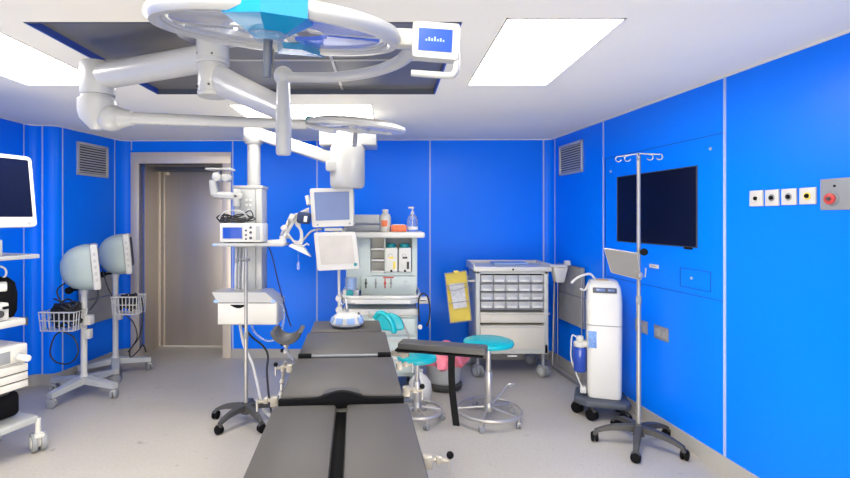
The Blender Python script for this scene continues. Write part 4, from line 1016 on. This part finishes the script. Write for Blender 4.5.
# four lens segments, each with its own frame
for k in range(4):
    a0 = math.radians(8+90*k); a1 = math.radians(82+90*k); n_ = 16; r0, r1 = .135, RI-.02
    poly = [(r1*math.cos(a0+(a1-a0)*i/n_), r1*math.sin(a0+(a1-a0)*i/n_)) for i in range(n_+1)]+[(r0*math.cos(a1-(a1-a0)*i/n_), r0*math.sin(a1-(a1-a0)*i/n_)) for i in range(n_+1)]
    part('lens', MB().prism(poly, .012, Ml @ Matrix.Translation(V(0, 0, -.002))), 'glass' if k in (1, 2) else 'glassb', t)
for k in range(4):
    a_ = math.radians(90*k); mb = MB().box((.20*math.cos(a_), .20*math.sin(a_), .012), (.24, .04, .022), Rz(a_), .008)
    bmesh.ops.transform(mb.bm, matrix=Ml, verts=mb.bm.verts); part('spoke', mb, 'lampw', t)
part('back_dome', MB().lathe([(0, .065), (.07, .06), (.11, .04), (.11, .02), (0, .02)], Ml, seg=48), 'lampw', t)
HO = at(269, 14, 1.12)
hx_ = Ml.inverted() @ HO
Mh_ = Ml @ Matrix.Translation(V(hx_.x, hx_.y, 0))
def poly_ring(r, z, n=6, ph=PI/6): return [Mh_ @ V(r*math.cos(ph+2*PI*i/n), r*math.sin(ph+2*PI*i/n)*.7, z) for i in range(n)]
hub = part('blue_hub', MB().loft([poly_ring(.106, .035), poly_ring(.108, -.022), poly_ring(.035, -.062), poly_ring(.022, -.066)]), 'cyan', t, ang=15)
part('sterile_collar', MB().lathe([(0, -.052), (.052, -.052), (.058, -.056), (.045, -.064), (.04, -.074), (0, -.074)], Mh_ @ Matrix.Translation(V(0, 0, -.010)) @ Matrix.Scale(.8, 4)), 'clear', t)
part('handle', MB().cyl(Mh_ @ V(0, 0, -.062), Mh_ @ V(0, 0, -.150), .0105, .0095, bev=.002), 'slate', t)
part('handle_sleeve', MB().lathe([(.0135, -.140), (.0145, -.085)], Mh_, a0=.3, a1=2.4, seg=12), 'lampw', t)
part('blue_wedge', MB().loft([[Ml @ V(x_, y_, z_) for x_, y_, z_ in ((-.04, .20, .0), (.04, .20, .0), (.03, .20, -.02), (-.03, .20, -.02))], [Ml @ V(x_, y_, z_) for x_, y_, z_ in ((-.09, .33, .0), (.09, .33, .0), (.08, .33, -.022), (-.08, .33, -.022))]]), 'cyan', t)
# yoke: half ring round the far side, from the display to the knuckle
yk = []
P1 = at(414, 44, 1.42); P2 = V(KX, KY, sz(77, 1.85))
ctrl = [P1, at(402, 60, 1.56), at(375, 71, 1.70), at(335, 77, 1.80), P2]
part('yoke', MB().tube(ctrl, .024, seg=14, sm=10, flat=.75), 'lampw', t)
part('yoke_block', MB().box((at(393, 38, 1.41)+at(413, 40, 1.41))/2, (.075, .05, .052), rotm(0, .05), .014), 'lampw', t)
# display
tl, tr, br, bl_ = at(413, 20.5, 1.36), at(460.5, 23.5, 1.36), at(458.5, 61, 1.36), at(411.5, 57, 1.36)
nr = (br-bl_).cross(tl-bl_).normalized(); nr = -nr if nr.y > 0 else nr
def pt(u, v): return bl_.lerp(br, u).lerp(tl.lerp(tr, u), v)
def rect(u0, u1, v0, v1, r, off):
    out = []
    for (uc, vc, a0) in ((u1-r, v1-r, 0), (u0+r, v1-r, 90), (u0+r, v0+r, 180), (u1-r, v0+r, 270)):
        for i in range(5):
            a_ = math.radians(a0+22.5*i); out.append(pt(uc+r*math.cos(a_), vc+r*math.sin(a_))+nr*off)
    return out
dp = part('control_display', MB().loft([rect(.02, .98, .02, .98, .07, .003), rect(0, 1, 0, 1, .08, -.003), rect(0, 1, 0, 1, .08, -.03)]), 'lampw', t, ang=35)
part('display_screen', MB().loft([rect(.13, .84, .20, .80, .01, .0034), rect(.13, .84, .20, .80, .01, .005)]), 'lcd', dp)
mb = MB()
for i, hh in enumerate((.05, .10, .07, .12, .06, .09, .05)): 
    u0 = .28+.06*i; mb.loft([rect(u0, u0+.035, .46, .46+hh, .004, .0052), rect(u0, u0+.035, .46, .46+hh, .004, .0056)])
part('display_symbols', mb, 'palebl', dp)
part('grip_handle', MB().tube([at(456, 50, 1.37), at(456.5, 66, 1.37), at(454, 73.5, 1.37), at(447, 75.5, 1.37), at(411, 73, 1.37)], .0095, seg=12, sm=5), 'lampw', t)

# second lamp
L2C = at(356, 127, 2.92); R2 = .292
M2 = Matrix.Translation(L2C) @ rotm(math.radians(5), math.radians(5), 0)
t = thing('surgical_lamp', 'smaller white surgical lamp disc farther back near the ceiling', 'surgical lamp', L2C, 0, 'surgical lamps')
part('outer_ring', MB().lathe([(R2-.09, -.014), (R2-.01, -.012), (R2, .0), (R2-.005, .016), (R2-.06, .034), (R2-.13, .036), (R2-.13, 0), (R2-.09, -.014)], M2, seg=60), 'lampw', t)
part('lens', MB().lathe([(.08, -.010), (R2-.085, -.012), (R2-.085, .0), (.08, .0), (.08, -.01)], M2, seg=48), 'glassb', t)
part('centre_hub', MB().lathe([(0, .05), (.07, .045), (.09, .03), (.08, -.02), (.04, -.035), (0, -.035)], M2, seg=32), 'lampw', t)
for k in range(3):
    a_ = 2*PI*k/3+.5; q0 = [M2 @ V(math.cos(a_)*r_, math.sin(a_)*r_, -.012) for r_ in (.06, R2-.06)]
    part('spoke', MB().tube(q0, .022, flat=.5), 'lampw', t)
part('handle', MB().cyl(M2 @ V(0, 0, -.03), M2 @ V(-.0, 0, -.115), .013, bev=.002), 'mgrey', t)
part('teal_joint', MB().cyl(at(306, 121.5, 2.86), at(314, 122, 2.86), .030, bev=.006), 'tealp', t)
part('yoke', MB().tube([at(306, 124.5, 2.85), at(318, 128, 2.78), at(335, 131, 2.70)], .016, sm=5), 'lampw', t)

# ------------------------------------------------------------------ hooded monitors on stands (left)
def hooded(P, head_c, ang, label, grp, sc=1.0, base_ang=0.3, basket_z=.78):
    t = thing('monitor_stand', label, 'monitor stand', P, 0, grp)
    # base: four broad legs
    for k in range(4):
        a_ = base_ang+PI/2*k; d = V(math.cos(a_), math.sin(a_), 0); s_ = V(-d.y, d.x, 0); rings = []; R = .36*sc
        for i in range(7):
            kk = i/6; c_ = d*(.02+(R-.02)*kk); w_ = .050-.018*kk; zc = .150-.035*kk; h = .030-.008*kk
            rings.append([c_+s_*w_+V(0, 0, zc-h), c_+s_*w_*.85+V(0, 0, zc+h), c_-s_*w_*.85+V(0, 0, zc+h), c_-s_*w_+V(0, 0, zc-h)])
        l = part('leg', MB().loft(rings), 'lgrey', t, True)
        caster(l, d.x*(R-.02), d.y*(R-.02), .042, True, 'mgrey', 'lgrey', rz=a_+.4, zt=.10)
    hz = head_c.z
    part('pole', MB().cyl((0, 0, .13), (0, 0, hz-.10), .028, seg=20).cyl((0, 0, .13), (0, 0, .20), .045, .034), 'white2', t, True)
    part('clamp_block', MB().box((.03, 0, basket_z-.04), (.10, .08, .09), None, .01).box((.05, -.01, basket_z-.17), (.05, .06, .09), None, .008), 'white2', t, True)
    hc_ = head_c-P
    R = Rz(ang) @ rotm(0, math.radians(-5), 0)
    Mh = Matrix.Translation(hc_) @ R
    # hood: half-round shell, flat face toward local +X
    rings = []
    for (xx, f_) in ((-.205, .14), (-.198, .34), (-.172, .60), (-.125, .82), (-.06, .95), (-.01, 1.0), (.045, 1.0)):
        ring = []
        for i in range(28):
            a_ = 2*PI*i/28; ca, sa = math.cos(a_), math.sin(a_)
            e = .6; ring.append(Mh @ V(xx, .17*f_*math.copysign(abs(ca)**e, ca), .215*f_*math.copysign(abs(sa)**e, sa)))
        rings.append(ring)
    h_ = part('hood', MB().loft(rings), 'hood', t, True, ang=60)
    def hb(nm, mb_, m_, par=t):
        bmesh.ops.transform(mb_.bm, matrix=Mh, verts=mb_.bm.verts); return part(nm, mb_, m_, par, True)
    fb = hb('face_bezel', MB().box((.078, 0, 0), (.066, .335, .425), None, .018), 'white2')
    hb('screen', MB().box((.111, 0, .02), (.004, .26, .30), None, .001), 'screen', fb)
    for i in range(5): hb('side_key', MB().box((.078, -.1685, -.12+.06*i), (.022, .004, .030), None, .001), 'lgrey', fb)
    part('tilt_knob', MB().cyl((-.09, -.06, hz-.21), (-.09, -.10, hz-.21), .032, bev=.006).cyl((-.09, -.08, hz-.21), (0, 0, hz-.20), .012), 'black', t, True)
    part('neck', MB().cyl((0, 0, hz-.25), (0, 0, hz-.16), .036), 'white2', t, True)
    return t
def basket(P, c, w_, d_, h_, label, grp):
    t = thing('wire_basket', label, 'basket', c, 0, grp); m_ = MB(); r = .0045
    for z, k in ((h_, 1.0), (h_*.55, .97), (0, .92)):
        m_.tube([V(-w_/2*k, -d_/2*k, z), V(w_/2*k, -d_/2*k, z), V(w_/2*k, d_/2*k, z), V(-w_/2*k, d_/2*k, z)], r*(1.6 if z == h_ else 1), closed=True, seg=6)
    for i in range(8):
        x = -w_/2+w_*i/7
        for s in (-1, 1): m_.tube([V(x, s*d_/2, h_), V(x*.92, s*d_/2*.92, 0)], r, seg=5)
        m_.tube([V(x*.92, -d_/2*.92, 0), V(x*.92, d_/2*.92, 0)], r, seg=5)
    for i in range(1, 5):
        y = -d_/2+d_*i/5
        for s in (-1, 1): m_.tube([V(s*w_/2, y, h_), V(s*w_/2*.92, y*.92, 0)], r, seg=5)
    part('wires', m_, 'white2', t, True)
    return t
S1 = V(sx(84, 4.72), 4.72, 0); S2 = V(sx(115.5, 5.35), 5.35, 0)
hooded(S1, V(sx(86, 4.72), 4.72, sz(267, 4.72)), math.radians(30), 'grey hooded monitor on a wheeled stand, the nearer of the two at left', 'hooded monitors on wheeled stands', 1.0, -.25, .75)
hooded(S2, V(sx(120.5, 5.35), 5.35, sz(254, 5.35)), math.radians(23), 'grey hooded monitor on a wheeled stand, the farther one beside the steel door', 'hooded monitors on wheeled stands', .95, .5, .80)
c1 = at(63.5, 329, 4.62); basket(S1, c1, .32, .20, .17, 'white wire basket full of black cables on the nearer hooded monitor stand', 'wire baskets')
c2 = at(129, 313, 5.2); basket(S2, c2, .26, .20, .18, 'white wire basket of cables on the farther hooded monitor stand', 'wire baskets')
def tangle(c, w_, d_, h_, n, label, grp, loops):
    t = thing('cable_tangle', label, 'cables', c, 0, grp)
    for k in range(n):
        pts = []; ph = random.random()*6
        for i in range(9):
            a_ = ph+i*.9; pts.append(V(w_/2*random.uniform(.5, .95)*math.cos(a_), d_/2*random.uniform(.4, .9)*math.sin(a_), random.uniform(.03, h_)))
        part('cable', MB().tube(pts, .008, sm=5, seg=6), 'cable', t, True)
    for lp in loops: part('hanging_loop', MB().tube([p-c for p in lp], .0065, sm=8, seg=6), 'cable', t, True)
    return t
y = 4.6
tangle(c1+V(.03, 0, 0), .30, .18,   .25, 16, 'black cables bundled in the basket of the nearer hooded monitor', 'cable tangles',
       [[at(90, 310, y), at(97, 300, y), at(98, 291, 4.66), at(95, 285, 4.7)], [at(68, 308, y), at(60, 300, y), at(57, 291, y), at(62, 285, y), at(66, 283, 4.65)],
        [at(64, 330, y), at(55, 336, y), at(50, 352, y), at(56, 362, y), at(70, 363, y), at(78, 352, y), at(74, 338, y), at(62, 331, y)], [at(72, 309, y), at(57, 300, y-.02), at(54, 299, y)]])
y = 5.2
tangle(c2+V(.0, 0, 0), .22, .16, .20, 8, 'black cables bundled in the basket of the farther hooded monitor', 'cable tangles',
       [[at(112, 297, y), at(107, 285, y), at(103, 272, y), at(101, 265, 5.25)], [at(141, 296, y), at(143, 310, y), at(140, 335, y), at(130, 350, y), at(131, 357, y), at(139, 350, y), at(143, 345, y), at(146, 352, 5.25)],
        [at(122, 313, y), at(133, 322, y), at(137, 338, y), at(128, 352, y)]])

# ------------------------------------------------------------------ endoscopy trolley (left edge)
fc = V(-2.50, 3.60, 0); uu = V(-.33, -.94, 0).normalized(); nn = V(.94, -.33, 0).normalized()
ang = math.atan2(uu.y, uu.x)     # local +X runs along the front toward the camera, local +Y ... outwards handled below
# local frame: x along front (toward camera), y = outward normal of the front
Rl = Matrix.Rotation(ang, 4, 'Z')
ysgn = 1 if (Rl.to_3x3() @ V(0, 1, 0)).dot(nn) > 0 else -1
def tw(px, py, out_=0.0):        # point on the trolley front plane seen at image (px,py)
    # plane: (P-fc).nn = out_
    d = V((px-CX)/F, 1, (HY-py)/F); o = V(0, 0, H)
    k = (out_+(fc-o).dot(V(nn.x, nn.y, 0)))/(d.dot(nn)); return o+d*k
def lz(p): return p.z
t = thing('equipment_trolley', 'white endoscopy equipment trolley with shelves cut by the left edge', 'trolley', fc, ang)
def lx(p): return (Matrix.Rotation(-ang, 4, 'Z') @ (p-fc)).x
def TB(x0, x1, y0, y1, z0, z1, bev=.006): return MB().bx(x0, x1, y0*ysgn, y1*ysgn, z0, z1, bev)
W_ = .62; D_ = .50
zS1 = sz(257.5, 3.62); p_ = tw(25, 322); zS2 = p_.z; 
xs1 = lx(tw(40, 258)); x2 = lx(tw(26, 322)); x3 = lx(tw(27, 370)); x4 = lx(tw(39, 430))
def P(nm, mb, m, par=None): return part(nm, mb, m, par or t, True)
zt1 = tw(20, 257).z; zt2 = tw(15, 322).z
P('top_shelf', TB(xs1, W_+.1, -D_, .0, zt1-.018, zt1+.012, .006), 'lgrey')
P('shelf', TB(x2, W_, -D_, .01, zt2-.03, zt2+.015, .008), 'white2')
P('shelf_end', TB(x2-.006, x2+.01, -.06, .014, zt2-.035, zt2+.018, .004), 'dgrey')
zc_ = tw(13, 377).z
zd = [tw(13, v).z for v in (366, 374.5, 383, 391)]
P('cabinet', TB(x3+.006, W_, -D_, -.01, zd[3], zd[0]+.01, .006), 'white2')
for i in range(3): 
    d_ = P('drawer', TB(x3, W_, -.02, .012, zd[i+1]+.006, zd[i]-.002, .005), 'offw')
    P('drawer_gap', TB(x3, W_, -.01, .004, zd[i+1]-.0, zd[i+1]+.006, 0), 'dgrey', d_)
zb0 = tw(20, 425).z; 
P('base', TB(x4, W_, -D_, .0, zb0-.03, zb0+.02, .012), 'lgrey')
P('post', TB(x3+.10, x3+.15, -D_, -D_+.05, zb0, 1.95, .006), 'mgrey')
P('post', TB(W_-.08, W_-.03, -D_, -D_+.05, zb0, 1.95, .006), 'mgrey')
P('back_panel', TB(x2+.02, W_, -D_+.0, -D_+.02, zb0, zt2, .004), 'dgrey')
cl = tw(38, 441)
for (x, y) in ((x4+.0, -.01), (x4+.03, -D_+.06), (W_-.05, -.02), (W_-.05, -D_+.06)): caster(t, x, y*ysgn, .067, True, 'mgrey', 'white2', hub='white2', rz=-.4, zt=zb0)
# devices on it
def dev(nm, label, cat, x0, x1, y0, y1, z0, z1, m='white2', group=None):
    tt = thing(nm, label, cat, fc+Rl.to_3x3() @ V((x0+x1)/2, (y0+y1)/2*ysgn, z0), ang, group)
    off = V((x0+x1)/2, (y0+y1)/2*ysgn, z0)
    def add(name, mb, m_, par=None):
        bmesh.ops.transform(mb.bm, matrix=Matrix.Translation(-off), verts=mb.bm.verts); return part(name, mb, m_, par or tt, True)
    add('case', TB(x0, x1, y0, y1, z0, z1, .012), m); return tt, add
def cylY(x, z, r, y0, y1, **k): return MB().cyl((x, y0*ysgn, z), (x, y1*ysgn, z), r, **k)
xl = lx(tw(28, 355)); z1 = tw(15, 345.5).z; 
tt, add = dev('light_source', 'white light source unit with large round knob on the trolley cabinet', 'medical device', xl, W_-.02, -D_+.05, .0, zd[0]+.012, z1, 'offw')
pk = tw(18, 357); xk = lx(pk)
kb = add('knob_ring', cylY(xk, pk.z, .032, -.002, .014, bev=.003), 'lgrey')
pk2 = tw(19, 357); add('knob', cylY(lx(tw(18, 357)), pk.z, .022, .012, .105, bev=.006), 'white', kb)
pa, pb = tw(7, 352), tw(7, 364); add('display', TB(lx(tw(10, 357)), lx(tw(10, 357))+.16, -.002, .004, pb.z, pa.z, .001), 'mgrey')
z1 = tw(5, 303.5).z
tt, add = dev('camera_unit', 'small white camera control box with black socket on the trolley shelf', 'medical device', lx(tw(11.5, 310)), W_-.1, -.16, -.02, zt2+.016, z1, 'white')
pk = tw(1.5, 314.5); add('socket', cylY(lx(pk), pk.z, .024, -.022, -.006, bev=.002), 'dgrey'); add('socket_ring', MB().ring((lx(pk), -.008*ysgn, pk.z), .032, .004, rotm(PI/2), 24), 'lgrey')
pk = tw(7.5, 308); add('switch', TB(lx(pk)-.02, lx(pk)+.02, -.022, -.014, pk.z-.01, pk.z+.01, .003), 'black')
# dark cloth like bag beside it
pb_ = tw(12, 318)
bgc = fc+Rl.to_3x3() @ V(x2+.045, -.185*ysgn, zt2+.016)
tt = thing('camera_bag', 'dark grey soft bag standing on the trolley shelf behind the white box', 'bag', bgc)
part('sack', MB().lathe([(0, 0), (.075, 0), (.092, .04), (.095, .16), (.08, .24), (.04, .28), (0, .285)], Matrix.Translation(bgc), seg=16), 'black', tt)
part('roll', MB().cyl(bgc+V(.02, -.075, .22), bgc+V(.07, -.035, .22), .035, bev=.010), 'paper', tt)
part('loop', MB().ring(bgc+V(0, -.02, .315), .045, .007, rotm(PI/2, 0, .3), 30), 'hose', tt)
# dark bag in the lower part
pg = fc+Rl.to_3x3() @ V(lx(tw(16, 400)), -.25*ysgn, zb0+.021)
tt = thing('foot_pedal_bag', 'black bag under the trolley drawers on its base', 'bag', pg)
part('sack', MB().box(pg+V(0, 0, .09), (.24, .26, .18), Rl, .04, ), 'black', tt)
part('fold', MB().box(pg+V(.02, -.03, .19), (.16, .18, .06), Rl, .025), 'dgrey', tt)
pg = tw(3, 428)
tt = thing('lower_box', 'white box on the trolley base at the bottom left edge', 'box', fc+Rl.to_3x3() @ V(lx(tw(7, 420))+.19, -.13*ysgn, zb0+.021), ang)
part('case', MB().box((0, 0, .06), (.24, .22, .12), None, .01), 'offw', tt, True); part('lid', MB().box((0, 0, .124), (.22, .2, .012), None, .004), 'card', tt, True)
pg = tw(3, 250)
tt = thing('white_box', 'white small box on the trolley top shelf under the black monitor', 'box', fc+Rl.to_3x3() @ V(lx(tw(8, 250))+.09, -.12*ysgn, zt1+.012), ang)
part('case', MB().box((0, 0, .055), (.18, .14, .11), None, .008), 'white', tt, True); part('sheet', MB().box((0, .03*ysgn, .112), (.12, .06, .006), None, .001), 'paper', tt, True)
# big monitor
out_ = .02
tl, tr, br, bl_ = tw(-70, 139, out_), tw(32, 157, out_), tw(26, 227, out_), tw(-74, 236, out_)
Rm = fc
c0_ = tw(29, 192, out_)
# build a true rectangle: height from right edge, width along the trolley front
hgt = tw(30, 157, out_).z-tw(26, 227, out_).z
topR = tw(31.5, 157, out_); botR = topR+V(0, 0, -hgt)+nn*.06
wd = .56
tl = topR+uu*wd; bl_ = botR+uu*wd
t, pt, nr_ = monitor('endoscopy_monitor', 'black screen monitor in white bezel above the trolley at the left edge', tl, topR, botR, bl_, .06, .055, 'screen', body='white', lowbez=.14)
part('stand', MB().tube([pt(.5, .3)-nn*.06, pt(.5, .1)-nn*.22+V(0, 0, -.05), pt(.5, 0)-nn*.25+V(0, 0, -.14)], .022), 'white2', t)
part('power_button', MB().cyl(pt(.90, .06)-nn*.01, pt(.90, .06)+nn*.012, .012, seg=16), 'lgrey', t)

# ------------------------------------------------------------------ camera, world, view
cam = bpy.data.cameras.new('camera'); co = bpy.data.objects.new('camera', cam); COL.objects.link(co)
cam.sensor_fit = 'HORIZONTAL'; cam.sensor_width = 36; cam.lens = F*36/850
cam.shift_x = (425-CX)/850; cam.shift_y = -(239-HY)/850
co.location = (0, 0, H); co.rotation_euler = (PI/2, 0, 0); cam.clip_start = .05
C.camera = co
w = bpy.data.worlds.new('world'); C.world = w; w.use_nodes = True
w.node_tree.nodes['Background'].inputs[0].default_value = (1, .955, .88, 1); w.node_tree.nodes['Background'].inputs[1].default_value = 2.2
for nm, x, y, e in (('added_fill_light', -1.75, 2.3, 30), ('added_fill_light', 0.9, 2.3, 26)):   # unseen fill lights, added near the floor to brighten the ceiling
    ld = bpy.data.lights.new(nm, 'AREA'); ld.shape = 'RECTANGLE'; ld.size = 1.4; ld.size_y = 1.0; ld.energy = e; ld.color = (1, .92, .78)
    lo = bpy.data.objects.new(nm, ld); COL.objects.link(lo); lo.location = (x, y, .12); lo.rotation_euler = (math.radians(136), 0, 0)
C.view_settings.view_transform = 'Standard'; C.view_settings.look = 'None'
C.view_settings.exposure = 0.08
C.cycles.max_bounces = 8; C.cycles.diffuse_bounces = 5; C.cycles.glossy_bounces = 4; C.cycles.transmission_bounces = 6
